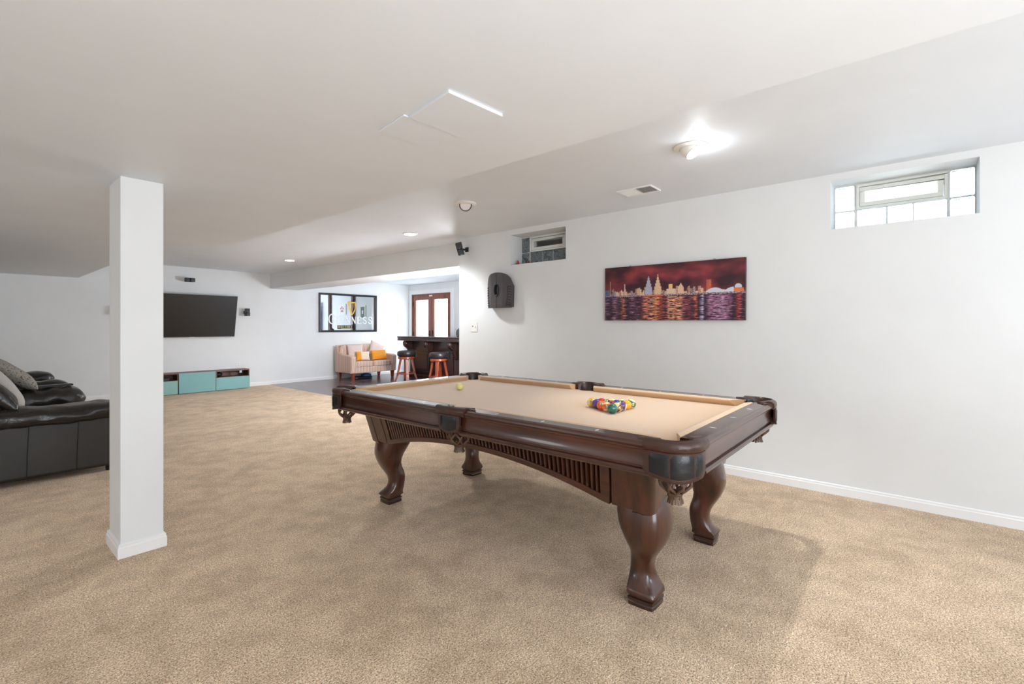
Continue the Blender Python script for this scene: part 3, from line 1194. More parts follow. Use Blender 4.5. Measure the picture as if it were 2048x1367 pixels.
def leg_ring(z, do, di, hw, sx, sy, p=1.45, n=36):
    ctr = (do - di) / 2
    A = (do + di) / 2
    a = Vector((sx, sy, 0)).normalized()
    c = Vector((-a.y, a.x, 0))
    out = []
    for k in range(n):
        th = 2 * PI * k / n
        ct, st = math.cos(th), math.sin(th)
        r = 1 / (abs(ct) ** p + abs(st) ** p) ** (1 / p)
        out.append(Vector((sx * LX + LOX, sy * LY, z)) + a * (ctr + A * r * ct) + c * (hw * 1.08 * r * st))
    return out


for sx in (-1, 1):
    for sy in (-1, 1):
        m = MB()
        rings = []
        for (z, do, di, hw) in LEG:
            p = 1.5 if z > 0.12 else 1.5 - (0.12 - z) / 0.066 * 0.38
            rings.append(leg_ring(z, do, di, hw, sx, sy, p))
        m.loft(rings[::-1])
        lg = m.build('leg', 'mah_z', pool, smooth=True, angle=60)
        m = MB()
        ft = [(0.053, 0.078), (0.046, 0.078), (0.043, 0.071), (0.040, 0.071), (0.036, 0.079), (0.026, 0.080), (0.022, 0.073), (0.018, 0.073), (0.014, 0.077), (0.0, 0.076)]
        m.loft([leg_ring(z, r, r, r, sx, sy, 1.10) for z, r in ft][::-1])
        m.build('foot', 'mah_dark', lg, smooth=True, angle=40)

# ------------------------------------------------------------------ balls
BR = 0.0285
DIG = {'0': '757', '1': None}
FONT = {'0': ('111', '101', '101', '101', '111'), '1': ('010', '110', '010', '010', '111'), '2': ('111', '001', '111', '100', '111'), '3': ('111', '001', '111', '001', '111'),
        '4': ('101', '101', '111', '001', '001'), '5': ('111', '100', '111', '001', '111'), '6': ('111', '100', '111', '101', '111'), '7': ('111', '001', '001', '010', '010'),
        '8': ('111', '101', '111', '101', '111'), '9': ('111', '101', '111', '001', '111')}
CREAM = (0.82, 0.71, 0.36)
BALLC = {1: rgb(246, 178, 20)[:3], 2: rgb(16, 62, 140)[:3], 3: rgb(206, 24, 36)[:3], 4: rgb(84, 50, 128)[:3], 5: rgb(246, 92, 22)[:3], 6: rgb(4, 104, 88)[:3], 7: rgb(140, 24, 40)[:3], 8: (0.015, 0.015, 0.02)}


def ball_mesh(num):
    m = MB()
    bmesh.ops.create_icosphere(m.bm, subdivisions=5, radius=BR)
    o = m.build('pool_ball', 'ball', None, smooth=True, angle=180)
    me = o.data
    col = me.color_attributes.new('Col', 'FLOAT_COLOR', 'POINT')
    base = BALLC[(num - 1) % 8 + 1] if num else None
    txt = str(num)
    for i, v in enumerate(me.vertices):
        q = v.co / BR
        if num == 0:
            c = (0.80, 0.74, 0.24)
        else:
            c = base
            if num > 8 and abs(q.z) > 0.52:
                c = CREAM
            if num > 8:
                c = CREAM if abs(q.z) > 0.50 else base
            # number disc on +x / -x
            rr = math.hypot(q.y, q.z)
            if rr < 0.40:
                c = (0.03, 0.03, 0.03) if rr > 0.34 else CREAM
                yy = q.y * (1 if q.x > 0 else -1)
                w = len(txt)
                cell = 0.085
                gx = (yy + w * 2 * cell - cell * 0.5) / cell
                gy = (0.2125 - q.z) / cell
                di, fx = divmod(gx, 4)
                if 0 <= gy < 5 and 0 <= di < w and fx < 3 and FONT[txt[int(di)]][int(gy)][int(fx)] == '1':
                    c = (0.03, 0.03, 0.03)
        col.data[i].color = (*c, 1)
    return o


from mathutils import Euler
rack = []
AX, AY = 2.492, 1.478
for row in range(5):
    for k in range(row + 1):
        rack.append((row, k, AX + (k - row / 2) * 0.0578, AY - row * 0.0501))
NUM = {(0, 0): 9, (1, 0): 4, (1, 1): 3, (2, 0): 5, (2, 1): 8, (2, 2): 11, (3, 0): 13, (3, 1): 7, (3, 2): 2, (3, 3): 10, (4, 0): 6, (4, 1): 15, (4, 2): 12, (4, 3): 1, (4, 4): 14}
BLAB = {9: 'yellow striped pool ball at the left point of the rack', 4: 'solid purple pool ball just behind the yellow striped point ball', 3: 'solid red pool ball at the back edge of the rack nearest the point',
        5: 'solid orange pool ball on the front edge of the rack', 8: 'black pool ball in the middle of the rack', 11: 'red striped pool ball in the middle of the back edge of the rack',
        13: 'orange striped pool ball touching the front green ball', 7: 'solid maroon pool ball just behind the front green ball', 2: 'solid blue pool ball inside the rack behind the maroon one',
        10: 'blue striped pool ball on the back edge of the rack', 6: 'solid green pool ball at the front corner of the rack', 15: 'maroon striped pool ball right of the front green ball',
        12: 'purple striped pool ball in the middle of the right row of the rack', 1: 'solid yellow pool ball in the right row beside the green striped ball', 14: 'green striped pool ball at the far right corner of the rack'}
# orientation of each ball: euler angles bring the +x disc / z-axis caps where the photo shows them
ORI = {9: (0.4, 0.2, 3.7), 5: (0, -0.5, 3.6), 8: (0, -0.9, 3.5), 13: (0.9, -0.3, 3.55), 15: (-0.6, -0.3, 4.1), 12: (-1.2, -0.5, 3.3), 14: (0.4, 0.9, 1.0), 10: (0.3, -0.8, 3.6), 1: (0, 0.3, 2.06), 6: (0, 0.2, 2.06), 7: (0, 0.2, 2.0), 2: (0, 0.3, 2.2), 3: (0, 0.2, 1.9), 4: (0, 0.2, 2.0)}
def orient(z, x):
    z = Vector(z).normalized()
    x = Vector(x)
    x = (x - z * x.dot(z)).normalized()
    y = z.cross(x)
    return Matrix((x, y, z)).transposed().to_euler()


TOCAM = (-0.86, -0.47, 0.2)
ORI.update({9: orient((0.60, -0.76, 0.10), (-0.9, -0.1, 0.3)), 14: orient((0.35, -0.30, 0.9), (0.5, 0.5, 0.2)), 15: orient((-0.55, 0.30, 0.75), (-0.6, -0.8, 0.1)),
            12: orient((-0.6, 0.76, 0.25), (0.9, 0.4, 0.9)), 13: orient((-0.2, -0.35, -0.9), TOCAM), 10: orient((0.2, 0.2, 1), (0.9, 0.5, 0.0)), 11: orient((0.2, 0.1, 1), (0.9, 0.5, 0.0))})
rb = random.Random(3)
for row, k, x, y in rack:
    n = NUM[(row, k)]
    o = ball_mesh(n)
    if n == 4:
        x += 0.0
    o.location = (x, y, ZB + BR)
    o.rotation_euler = ORI.get(n, (rb.uniform(-1, 1), rb.uniform(0.2, 1.2), rb.uniform(0, 6)))
    tag(o, BLAB[n], 'pool ball', 'racked pool balls')
o = ball_mesh(0)
o.name = 'cue_ball'
o.location = (2.500, 2.640, ZB + BR + 0.0005)
tag(o, 'pale yellow cue ball alone at the far end of the pool table', 'cue ball')


# ================================================================== ON THE WALLS
# ---- wide canvas print
def paint(U, V):
    """colour of the night harbour print at U (left-right), V (bottom-top)"""
    rn = lambda a, b, s=0.0: noise.noise(Vector((a, b, s)))
    VW = 0.435
    if V > VW:
        f = rn(U * 5, V * 4, 1) * 0.6 + rn(U * 11, V * 8, 2) * 0.3 + rn(U * 26, V * 18, 4) * 0.12
        f = min(1, max(0, 0.48 + f * 1.5))
        a, b = Vector((58, 24, 36)), Vector((164, 62, 68))
        c = a.lerp(b, f)
        edge = min(U / 0.08, (1 - U) / 0.12, (1 - V) / 0.12, 1)
        c *= 0.72 + 0.28 * edge
        h = V - VW
        # skyline
        col = int(U * 78 + 0.6 * math.sin(U * 40))
        rr = random.Random(col * 13 + 5)
        hh = 0.06 + 0.11 * rr.random()
        if U > 0.74:
            hh *= 0.5
        body = None
        if h < hh:
            tone = rr.choice([(140, 92, 80), (196, 140, 110), (110, 70, 70), (222, 182, 154), (160, 108, 92), (240, 200, 168), (150, 140, 160)])
            body = Vector(tone)
            wv = rn(U * 300, V * 120, 7)
            body = body * (0.92 + 0.75 * wv)
            if wv > 0.30:
                body = Vector((255, 236, 200))
        # two domed towers
        for uc, top, tone in ((0.352, 0.36, (176, 176, 196)), (0.422, 0.385, (222, 184, 150))):
            d = abs(U - uc)
            w = 0.026 if h < 0.17 else (0.019 if h < 0.225 else (0.013 if h < 0.28 else (0.007 if h < 0.33 else 0.003)))
            if d < w and h < top:
                body = Vector(tone) * (0.75 + 0.5 * (0.5 + rn(U * 260, V * 120, 3)))
        if abs(U - 0.515) < 0.014 and h < 0.20:
            body = Vector((232, 190, 120)) if h > 0.12 else Vector((236, 214, 190))
        if 0.485 < U < 0.545 and h < 0.12:
            body = Vector((238, 216, 192)) * (0.9 + 0.2 * rn(U * 200, V * 90))
        d = abs(U - 0.587)
        if h < 0.21 and d < 0.020 * (1 if h < 0.13 else max(0.1, (0.21 - h) / 0.08)):
            body = Vector((224, 186, 160))
        if abs(U - 0.775) < 0.016 and h < 0.24:
            body = Vector((214, 112, 84)) * (0.85 + 0.5 * rn(U * 200, V * 80))
        if 0.755 < U < 0.93 and h < 0.05 + 0.055 * abs(math.sin((U - 0.755) / 0.175 * PI * 1.5)):
            body = Vector((206, 212, 226))
        if math.hypot((U - 0.957) * 2.5, h - 0.10) < 0.055 and h > 0.09:
            body = Vector((196, 206, 216))
        if 0.93 < U < 0.99 and h < 0.085:
            body = Vector((226, 120, 60))
        if U < 0.045 and h < 0.14:
            body = Vector((120, 140, 190)) if int(U * 260) % 2 else Vector((40, 36, 60))
        if abs(U - 0.045) < 0.003 and h < 0.30:
            body = Vector((170, 130, 120))
        if abs(U - 0.165) < 0.004 and h < 0.24:
            body = Vector((220, 180, 170))
        if body is not None:
            c = body
        if h < 0.028:
            k = rn(U * 150, V * 60, 9)
            c = Vector((196, 172, 176)) if k > 0 else Vector((90, 60, 84))
            if U < 0.10 and h < 0.014:
                c = Vector((70, 60, 150))
            if 0.31 < U < 0.46 and h < 0.018:
                c = Vector((230, 120, 90))
    else:
        bands = [(0.00, (150, 110, 140)), (0.055, (60, 34, 56)), (0.085, (150, 110, 130)), (0.125, (70, 40, 56)), (0.155, (220, 124, 88)), (0.185, (56, 30, 50)), (0.22, (120, 76, 110)),
                 (0.29, (84, 36, 60)), (0.33, (238, 130, 100)), (0.38, (240, 160, 120)), (0.41, (255, 160, 90)), (0.44, (190, 84, 70)), (0.48, (120, 46, 56)), (0.50, (244, 168, 130)),
                 (0.58, (244, 160, 120)), (0.62, (150, 66, 80)), (0.67, (110, 46, 66)), (0.69, (240, 110, 70)), (0.71, (40, 22, 44)), (0.735, (206, 200, 240)), (0.75, (52, 28, 56)), (0.78, (190, 130, 170)),
                 (0.86, (200, 150, 190)), (0.91, (150, 90, 130)), (0.93, (44, 26, 44)), (0.965, (214, 60, 60)), (0.985, (44, 24, 40)), (1.0, (60, 30, 50))]
        Uw = U + 0.006 * rn(U * 8, V * 60, 5)
        Uw = min(0.9999, max(0, Uw))
        for (u0, c0), (u1, c1) in zip(bands, bands[1:]):
            if u0 <= Uw <= u1:
                c = Vector(c0).lerp(Vector(c1), (Uw - u0) / (u1 - u0))
                break
        depth = (VW - V) / VW
        fr = 95 - 45 * depth
        rp = rn(U * 20, V * fr, 11) + 0.6 * rn(U * 55, V * 190, 12)
        k = min(1, max(0, 0.55 + rp * 2.2))
        c = Vector((44, 22, 38)).lerp(c * (1.12 - 0.2 * depth), k)
        if rp > 0.34:
            c = c.lerp(Vector((255, 226, 206)), min(0.45, (rp - 0.34) * 1.6))
        if VW - V < 0.012:
            c = Vector((50, 26, 40))
    return (lin(min(255, max(0, c.x))), lin(min(255, max(0, c.y))), lin(min(255, max(0, c.z))))


pic = thing('canvas_print', 'wide canvas print of a city waterfront at night under a red sky', 'picture', (XR, 1.726, 1.594))
pic.rotation_euler = (0.0068, 0, 0)
PW, PH, PD = 1.322, 0.530, 0.036
m = MB(); m.box(-PD, -0.003, -PW / 2, PW / 2, -PH / 2, PH / 2)
m.build('stretcher', plain('canvas_edge', rgb(92, 78, 84), 0.6, 0.2, 30), pic, bevel=0.002)
NX, NZ = 420, 168
verts, faces, cols = [], [], []
for j in range(NZ + 1):
    for i in range(NX + 1):
        U, V = i / NX, j / NZ
        verts.append((-PD - 0.0006, PW / 2 - U * PW, -PH / 2 + V * PH))
        acc = Vector((0, 0, 0))
        for du, dv in ((-0.3, -0.2), (0.3, -0.3), (-0.2, 0.3), (0.25, 0.25)):
            acc += Vector(paint(min(1, max(0, U + du / NX)), min(1, max(0, V + dv / NZ))))
        cols.append(tuple(acc / 4))
for j in range(NZ):
    for i in range(NX):
        a = j * (NX + 1) + i
        faces.append((a, a + NX + 1, a + NX + 2, a + 1))
me = bpy.data.meshes.new('print')
me.from_pydata(verts, [], faces)
me.materials.append(M['vcol'])
ca = me.color_attributes.new('Col', 'FLOAT_COLOR', 'POINT')
ca.data.foreach_set('color', [x for c in cols for x in (*c, 1.0)])
o = bpy.data.objects.new('print', me); COL.objects.link(o); o.parent = pic
for yy in (-0.40, 0.40):
    m = MB(); m.tube([(-0.010, yy - 0.008, PH / 2 - 0.002), (-0.010, yy - 0.006, PH / 2 + 0.008), (-0.010, yy, PH / 2 + 0.012), (-0.010, yy + 0.006, PH / 2 + 0.008), (-0.010, yy + 0.008, PH / 2 - 0.002)], 0.0018, 6)
    m.build('hanging_ring', 'bronze', pic)

# ---- closed dart cabinet: arched, bowed doors, laced edges, oval hand hole
dart = thing('dart_cabinet', 'dark grey arched dart cabinet with laced edges on the white wall', 'cabinet', (XR, 3.805, 1.495))
YC2, CH = 0.195, 0.425


def arch_top(y):
    a = abs(y) / YC2
    return CH - 0.055 * a ** 2 - 0.085 * a ** 9


def half_w(z):
    return YC2 * (0.90 + 0.10 * min(1, z / 0.16)) if z < 0.30 else YC2


m = MB(); m.prism([(-0.055, -0.178, 0.012), (-0.055, 0.178, 0.012), (-0.055, 0.185, 0.26), (-0.055, 0.12, 0.37), (-0.055, 0, 0.41), (-0.055, -0.12, 0.37), (-0.055, -0.185, 0.26)], (0.053, 0, 0))
m.build('cabinet_box', 'cabinet', dart)
for s in (-1, 1):
    def bow(y):
        return -0.118 + 0.055 * max(0, (y - 0.085) / 0.11) ** 1.3

    def y_out(z):
        if z < 0.284:
            k = ((z - 0.012) / 0.030) % 1.0
            return half_w(z) - (0.009 if k > 0.72 else 0.0)
        lo_, hi_ = 0.0, YC2
        for _ in range(30):
            md = (lo_ + hi_) / 2
            if arch_top(md) > z:
                lo_ = md
            else:
                hi_ = md
        return lo_

    def y_in(z):
        q = 1 - ((z - 0.215) / 0.062) ** 2
        return 0.0035 + 0.026 * math.sqrt(q) if q > 0 else 0.0035
    zs = [0.0]
    for k in range(10):
        z0 = 0.012 + k * 0.030
        zs += [z for z in (z0, z0 + 0.0210, z0 + 0.0222, z0 + 0.0292) if z < 0.283]
    zs += [0.285 + (CH - 0.0005 - 0.285) * math.sin(PI / 2 * k / 14) for k in range(15)]
    front, back = [], []
    for z in zs:
        yi, yo = y_in(z), y_out(z)
        yo = max(yo, yi + 0.002)
        ys_ = [yi + (yo - yi) * c / 10 for c in range(11)]
        front.append([Vector((bow(y), s * y, z)) for y in ys_])
        back.append([Vector((bow(y) + 0.014, s * y, z)) for y in ys_])
    m = MB()
    m.loft([f + bk[::-1] for f, bk in zip(front, back)])
    door = m.build('door', 'cabinet', dart)
    # side skin between door and box
    m = MB()
    rows = []
    for z in (0.004, 0.10, 0.20, 0.285):
        w = half_w(z) - 0.012
        bow = -0.118 + 0.055 * max(0, (w - 0.085) / 0.11) ** 1.3 + 0.012
        rows.append([(bow, s * w, z), (-0.004, s * (w - 0.012), z)])
    m.strip(rows)
    m.build('side_panel', 'cabinet', door)
    for k in range(8):
        z0 = 0.030 + k * 0.031
        w = half_w(z0)
        m = MB()
        yo, yi = w - 0.001, w - 0.040
        bo = -0.118 + 0.055 * max(0, (yo - 0.085) / 0.11) ** 1.3 - 0.002
        bi = -0.118 + 0.055 * max(0, (yi - 0.085) / 0.11) ** 1.3 - 0.002
        m.tube([(bo, s * yo, z0), (bi, s * yi, z0 + 0.010), (bi, s * (yi - 0.004), z0 - 0.014)], 0.0042, 6)
        m.build('lace', 'dark', door)
m = MB()
ring = []
for k in range(25):
    an = 2 * PI * k / 24
    ring.append((-0.122, 0.034 * math.cos(an), 0.215 + 0.068 * math.sin(an)))
m.tube(ring, 0.0075, 8)
m.build('oval_rim', 'blackp', dart, smooth=True)
m = MB(); m.sphere((-0.112, -0.014, 0.215), 0.05, 20, 12, (0.22, 0.22, 1.0))
m.build('pull', 'greyp', dart, smooth=True)
m = MB(); m.box(-0.100, -0.056, -0.05, 0.05, 0.13, 0.30)
m.build('inner_board', 'dark', dart)

# ---- small wall plates
sw = thing('switch_plate', 'white double wall plate beside the bar opening', 'wall plate', (XR, 4.294, 1.266))
m = MB(); m.box(-0.006, 0, -0.058, 0.058, -0.062, 0.062)
m.build('plate', 'outlet', sw, bevel=0.003)
m = MB(); m.box(-0.016, -0.005, -0.030, -0.022, -0.010, 0.012, None)
m.build('toggle', 'outlet', sw, bevel=0.001)
m = MB(); m.lathe([(0, -0.001), (0.008, -0.001), (0.008, 0.002), (0, 0.002)], -0.007, 0.024, 0.010, 14, Matrix.Rotation(PI / 2, 3, 'Y'))
m.build('jack', 'slot', sw)
pl = thing('cable_plate', 'tiny white blank plate high beside the bar opening', 'wall plate', (XR, 4.412, 1.915))
m = MB(); m.box(-0.004, 0, -0.028, 0.028, -0.022, 0.022)
m.build('plate', 'wall', pl, bevel=0.002)
m = MB(); m.box(-0.0052, -0.0038, -0.004, 0.004, -0.003, 0.003)
m.build('screw', 'slot', pl)
ou = thing('power_outlet', 'white power outlet on the far wall just above the teal console', 'outlet', (3.850, YB, 0.473))
m = MB(); m.box(-0.037, 0.037, -0.006, 0, -0.058, 0.058)
m.build('plate', 'outlet', ou, bevel=0.003)
for zc in (-0.02, 0.02):
    m = MB(); m.box(-0.015, 0.015, -0.008, -0.005, zc - 0.013, zc + 0.013)
    so_ = m.build('socket', 'outlet', ou, bevel=0.003)
    for xx in (-0.006, 0.006):
        m = MB(); m.box(xx - 0.0015, xx + 0.0015, -0.0088, -0.0078, zc - 0.003, zc + 0.006)
        m.build('slot', 'slot', so_)


# ---- cube speakers
def cube_speaker(label, loc, cubes, rot, bracket, group=None):
    """cubes: list of (centre, yaw) in local coordinates, facing local -y"""
    t = thing('cube_speaker', label, 'speaker', loc)
    for (c, yaw) in cubes:
        q = Matrix.Rotation(yaw, 4, 'Z')
        T = rot.to_4x4() @ Matrix.Translation(c) @ q
        m = MB(); m.box(-0.039, 0.039, -0.045, 0.052, -0.039, 0.039)
        for v in m.bm.verts:
            v.co = T @ v.co
        b = m.build('speaker_cube', 'blackp', t, bevel=0.006, smooth=True)
        m = MB(); m.box(-0.034, 0.034, -0.049, -0.044, -0.034, 0.034)
        for v in m.bm.verts:
            v.co = T @ v.co
        m.build('grille', 'greyp', b, bevel=0.003)
        m = MB(); m.box(-0.008, 0.008, -0.0505, -0.0488, -0.031, -0.026)
        for v in m.bm.verts:
            v.co = T @ v.co
        m.build('badge', 'silver', b)
    m = MB()
    for f in bracket:
        f(m)
    m.build('bracket', 'blackp', t, bevel=0.003)
    return t


I3 = Matrix.Identity(3)
back_br = [lambda m: m.box(-0.022, 0.022, 0.125, 0.14, -0.03, 0.03), lambda m: m.tube([(0, 0.13, 0), (0, 0.045, 0)], 0.012)]
cube_speaker('small black double cube speaker on the wall above the television', (2.940, YB - 0.14, 2.172), [(Vector((-0.040, 0, 0)), -0.1), (Vector((0.040, 0, 0)), 0.1)], I3, back_br)
cube_speaker('small black cube speaker right of the television', (3.975, YB - 0.14, 1.572), [(Vector((0, 0, -0.040)), 0.1), (Vector((0, 0, 0.040)), -0.1)], I3, back_br)
cube_speaker('small black cube speaker peeping past the left edge of the white column', (1.896, YB - 0.14, 1.555), [(Vector((0, 0, -0.040)), 0.1), (Vector((0, 0, 0.040)), -0.1)], I3, back_br)
# big one by the corner of the right wall, tipped down and turned to the room
Rz = Matrix.Rotation(math.radians(-42), 3, 'Z')
Rt = Rz @ Matrix.Rotation(math.radians(16), 3, 'X') @ Matrix.Rotation(math.radians(-15), 3, 'Y')
cube_speaker('black double cube speaker bracketed on the wall corner under the ceiling', (XR - 0.155, 4.40, 2.263), [(Vector((0, 0, -0.040)), 0.06), (Vector((0, 0, 0.040)), -0.06)], Rt,
             [lambda m: m.box(0.140, 0.155, 0.0, 0.05, -0.022, 0.040), lambda m: m.tube([(0.145, 0.022, 0.008), (0.09, 0.022, 0.004), (0.02, 0.02, 0)], 0.014)])

# ---- television on a tilting mount
tv = thing('television', 'black flat television tilted down on the far wall', 'television', (3.0, YB, 1.476))
yt, yb_ = -0.245, -0.062
zt_, zb2 = 0.418, -0.418
ux = Vector((0, yt - yb_, zt_ - zb2)).normalized()
nx = Vector((0, -ux.z, ux.y))
cen = Vector((0, (yt + yb_) / 2, 0))
HT = math.hypot(yt - yb_, zt_ - zb2) / 2
TWH = 0.760


def tvbox(name, x0, x1, u0, u1, n0, n1, mat, parent, bevel=0.0):
    m = MB()
    vs = []
    for x in (x0, x1):
        for u in (u0, u1):
            for n in (n0, n1):
                vs.append(m.bm.verts.new(cen + Vector((x, 0, 0)) + ux * u + nx * n))
    for f in ((0, 1, 3, 2), (4, 6, 7, 5), (0, 4, 5, 1), (2, 3, 7, 6), (0, 2, 6, 4), (1, 5, 7, 3)):
        m.bm.faces.new([vs[i] for i in f])
    return m.build(name, mat, parent, bevel=bevel)


tvbox('housing', -TWH, TWH, -HT, HT, -0.040, -0.004, 'silver', tv, 0.004)
tvbox('screen', -TWH + 0.006, TWH - 0.006, -HT + 0.014, HT - 0.006, -0.005, 0.001, 'screen', tv)
tvbox('logo', -0.045, 0.045, -HT + 0.003, -HT + 0.010, 0.0, 0.002, 'outlet', tv)
m = MB(); m.box(-0.25, 0.25, -0.03, 0.0, -0.2, 0.2); m.box(-0.2, -0.16, -0.068, -0.02, -0.2, 0.2); m.box(0.16, 0.2, -0.068, -0.02, -0.2, 0.2)
m.build('mount', 'blackp', tv)

# ================================================================== TEAL CONSOLE
con = thing('media_console', 'low walnut media console with teal fronts under the television', 'console', (3.025, 10.635, 0))
cx0, cx1 = -0.941, 0.941
fy, by = -0.135, 0.143
m = MB()
m.box(cx0, cx1, fy, by, 0.378, 0.400)
m.box(cx0, cx1, fy + 0.02, by, 0.02, 0.04)
m.box(cx0, cx1, by - 0.008, by, 0.04, 0.378)
for x in (cx0, cx0 + 0.618, cx0 + 0.640, cx1 - 0.640, cx1 - 0.618, cx1 - 0.018):
    m.box(x, x + 0.018, fy + 0.004, by - 0.008, 0.04, 0.378)
m.box(cx0 + 0.03, cx1 - 0.03, fy + 0.05, by - 0.02, 0.0, 0.02)
for a, b in ((cx0 + 0.018, cx0 + 0.618), (cx1 - 0.618, cx1 - 0.018)):
    m.box(a, b, fy + 0.004, by - 0.008, 0.252, 0.264)
m.build('carcass', 'walnut', con, bevel=0.001)
m = MB(); m.box(cx0 + 0.640, cx1 - 0.630, fy - 0.018, fy + 0.002, 0.010, 0.392)
m.build('door', 'teal', con, bevel=0.002)
m = MB(); m.box(cx0 + 0.002, cx0 + 0.622, fy - 0.018, fy + 0.002, 0.010, 0.258)
m.build('drawer_front', 'teal2', con, bevel=0.002)
m = MB(); m.box(cx1 - 0.622, cx1 - 0.002, fy - 0.018, fy + 0.002, 0.010, 0.258)
m.build('drawer_front', 'teal', con, bevel=0.002)
# things in the open niches and on top
o = MB().sphere((0, 0, 0.048), 0.06, 24, 14, (1.1, 1, 0.8)).build('round_speaker', 'blackp', None, smooth=True)
o.location = (3.43, 10.63, 0.264)
tag(o, 'round black device in the right open niche of the teal console', 'device')
m = MB(); m.box(-0.12, 0.12, -0.09, 0.09, 0, 0.05)
o = m.build('media_box', 'greyp', None, bevel=0.004); o.location = (2.47, 10.63, 0.2645)
tag(o, 'flat grey media box in the left open niche of the teal console', 'device')
m = MB(); m.box(-0.022, 0.022, -0.006, 0.006, -0.046, 0)
o = m.build('paper_tag', plain('pale_blue_card', rgb(168, 198, 222), 0.6), None); o.location = (3.80, 10.512, 0.376)
tag(o, 'small pale blue tag hanging in the right niche of the teal console', 'tag')
m = MB(); m.tube([(-0.16, 0.05, 0.004), (-0.10, 0.04, 0.03), (-0.03, 0.01, 0.05), (0.03, -0.02, 0.028), (0.05, -0.04, 0.004)], 0.004)
o = m.build('power_cable', 'blackp', None, smooth=True); o.location = (2.44, 10.66, 0.400)
tag(o, 'black cable looping on top of the teal console beside the column', 'cable')

# ================================================================== LEATHER SOFA (left, behind the column)
sofa = thing('leather_sofa', 'dark leather reclining sofa with fat padded arms behind the white column', 'sofa', (0.2, 7.2, 0))
SX, SY = 0.2, 7.2


def put(m, name, mat, parent, loc, rot=None, sub=1, origin=(0, 0)):
    T = Matrix.Translation((loc[0] - origin[0], loc[1] - origin[1], loc[2]))
    if rot is not None:
        T = T @ rot.to_4x4()
    for v in m.bm.verts:
        v.co = T @ v.co
    return m.build(name, mat, parent, smooth=True, subsurf=sub, angle=180)


# near arm: flat outer side with seams, fat rolled pad
m = MB(); m.box(-0.85, 0.98, 5.405, 5.70, 0.045, 0.50)
for v in m.bm.verts:
    v.co -= Vector((SX, SY, 0))
side = m.build('arm_side', 'sofa_flat', sofa, bevel=0.03, smooth=True, seg=4)
for xs in (0.375, 0.672):
    m = MB(); m.tube([(xs - SX, 5.403 - SY, 0.06), (xs - SX + 0.004, 5.402 - SY, 0.25), (xs - SX + 0.012, 5.402 - SY, 0.47)], 0.0035, 6)
    m.build('seam', 'dark', side)
for k in range(2):
    m = MB(); m.lathe([(0, 0), (0.03, 0), (0.035, 0.05), (0, 0.05)], (0.90 if k == 0 else -0.75) - SX, 5.46 - SY, 0, 16)
    m.build('foot', 'blackp', sofa, smooth=True)


def padx(name, xa, xb, yc, zc, w, h, seed, nose=True, sag=0.0, n=40, k=24):
    """long padded arm along x with a rounded front end at xb, wrinkled leather"""
    m = MB()
    rings = []
    for i in range(n + 1):
        x = xa + (xb - xa) * i / n
        u = (xb - x) / 0.16
        e = math.sqrt(max(0.0, 1 - max(0, 1 - u) ** 2.4)) if nose and u < 1 else 1.0
        e = max(e, 0.02)
        ring = []
        for q in range(k):
            an = 2 * PI * q / k
            ca, sa = math.cos(an), math.sin(an)
            p = 2.8
            r = 1 / (abs(ca) ** p + abs(sa) ** p) ** (1 / p)
            wr = noise.noise(Vector((x * 15 + seed, ca * 1.2, sa * 1.2))) * 0.016 + noise.noise(Vector((x * 34, ca * 2 + seed, sa * 2))) * 0.009
            zz = zc + sag * noise.noise(Vector((x * 2.5, seed, 0)))
            ring.append(Vector((x - SX, yc + (w / 2 + wr) * r * ca * (0.5 + 0.5 * e) - SY, zz + (h / 2 + wr) * r * sa * e)))
        rings.append(ring)
    m.loft(rings)
    return m.build(name, 'sofa', sofa, smooth=True, subsurf=1, angle=180)


padx('arm_pad', -0.80, 1.00, 5.545, 0.530, 0.37, 0.165, 3.0, True, 0.02)
padx('arm_pad', -0.6, 0.885, 6.56, 0.545, 0.36, 0.24, 11.0, True, 0.012)
padx('arm_pad', -0.6, 0.880, 7.42, 0.575, 0.32, 0.19, 23.0, True, 0.02)
padx('arm_pad', -0.6, 0.875, 8.80, 0.590, 0.34, 0.19, 37.0, True, 0.01)
m = MB(); m.box(-0.85, 0.80, 5.70, 8.95, 0.06, 0.32)
for v in m.bm.verts:
    v.co -= Vector((SX, SY, 0))
m.build('base', 'sofa_flat', sofa, bevel=0.02)
for yc, w in ((6.06, 0.64), (6.99, 0.52), (8.10, 1.04)):
    put(puff(0.98, w, 0.20, 8, 5, 0.15, yc, 0.008), 'seat_cushion', 'sofa', sofa, (0.42, yc, 0.39), None, 1, (SX, SY))
    put(puff(0.30, w, 0.66, 8, 5, 0.1, yc + 3, 0.012), 'back_cushion', 'sofa', sofa, (-0.25, yc, 0.70), Matrix.Rotation(-0.25, 3, 'Y'), 1, (SX, SY))
m = MB(); m.box(-0.85, -0.42, 5.45, 8.95, 0.32, 0.92)
for v in m.bm.verts:
    v.co -= Vector((SX, SY, 0))
m.build('back_frame', 'sofa_flat', sofa, bevel=0.05, smooth=True, seg=4)


def cushion(name, label, mat, loc, w, h, t, rot, seed, group=None, cat='cushion', lean=None):
    m = pillow(w, h, t, seed)
    o = m.build(name, mat, None, smooth=True, subsurf=1, angle=180)
    o.location = loc
    o.rotation_euler = rot.to_euler() if hasattr(rot, 'to_euler') else rot
    return tag(o, label, cat, group)


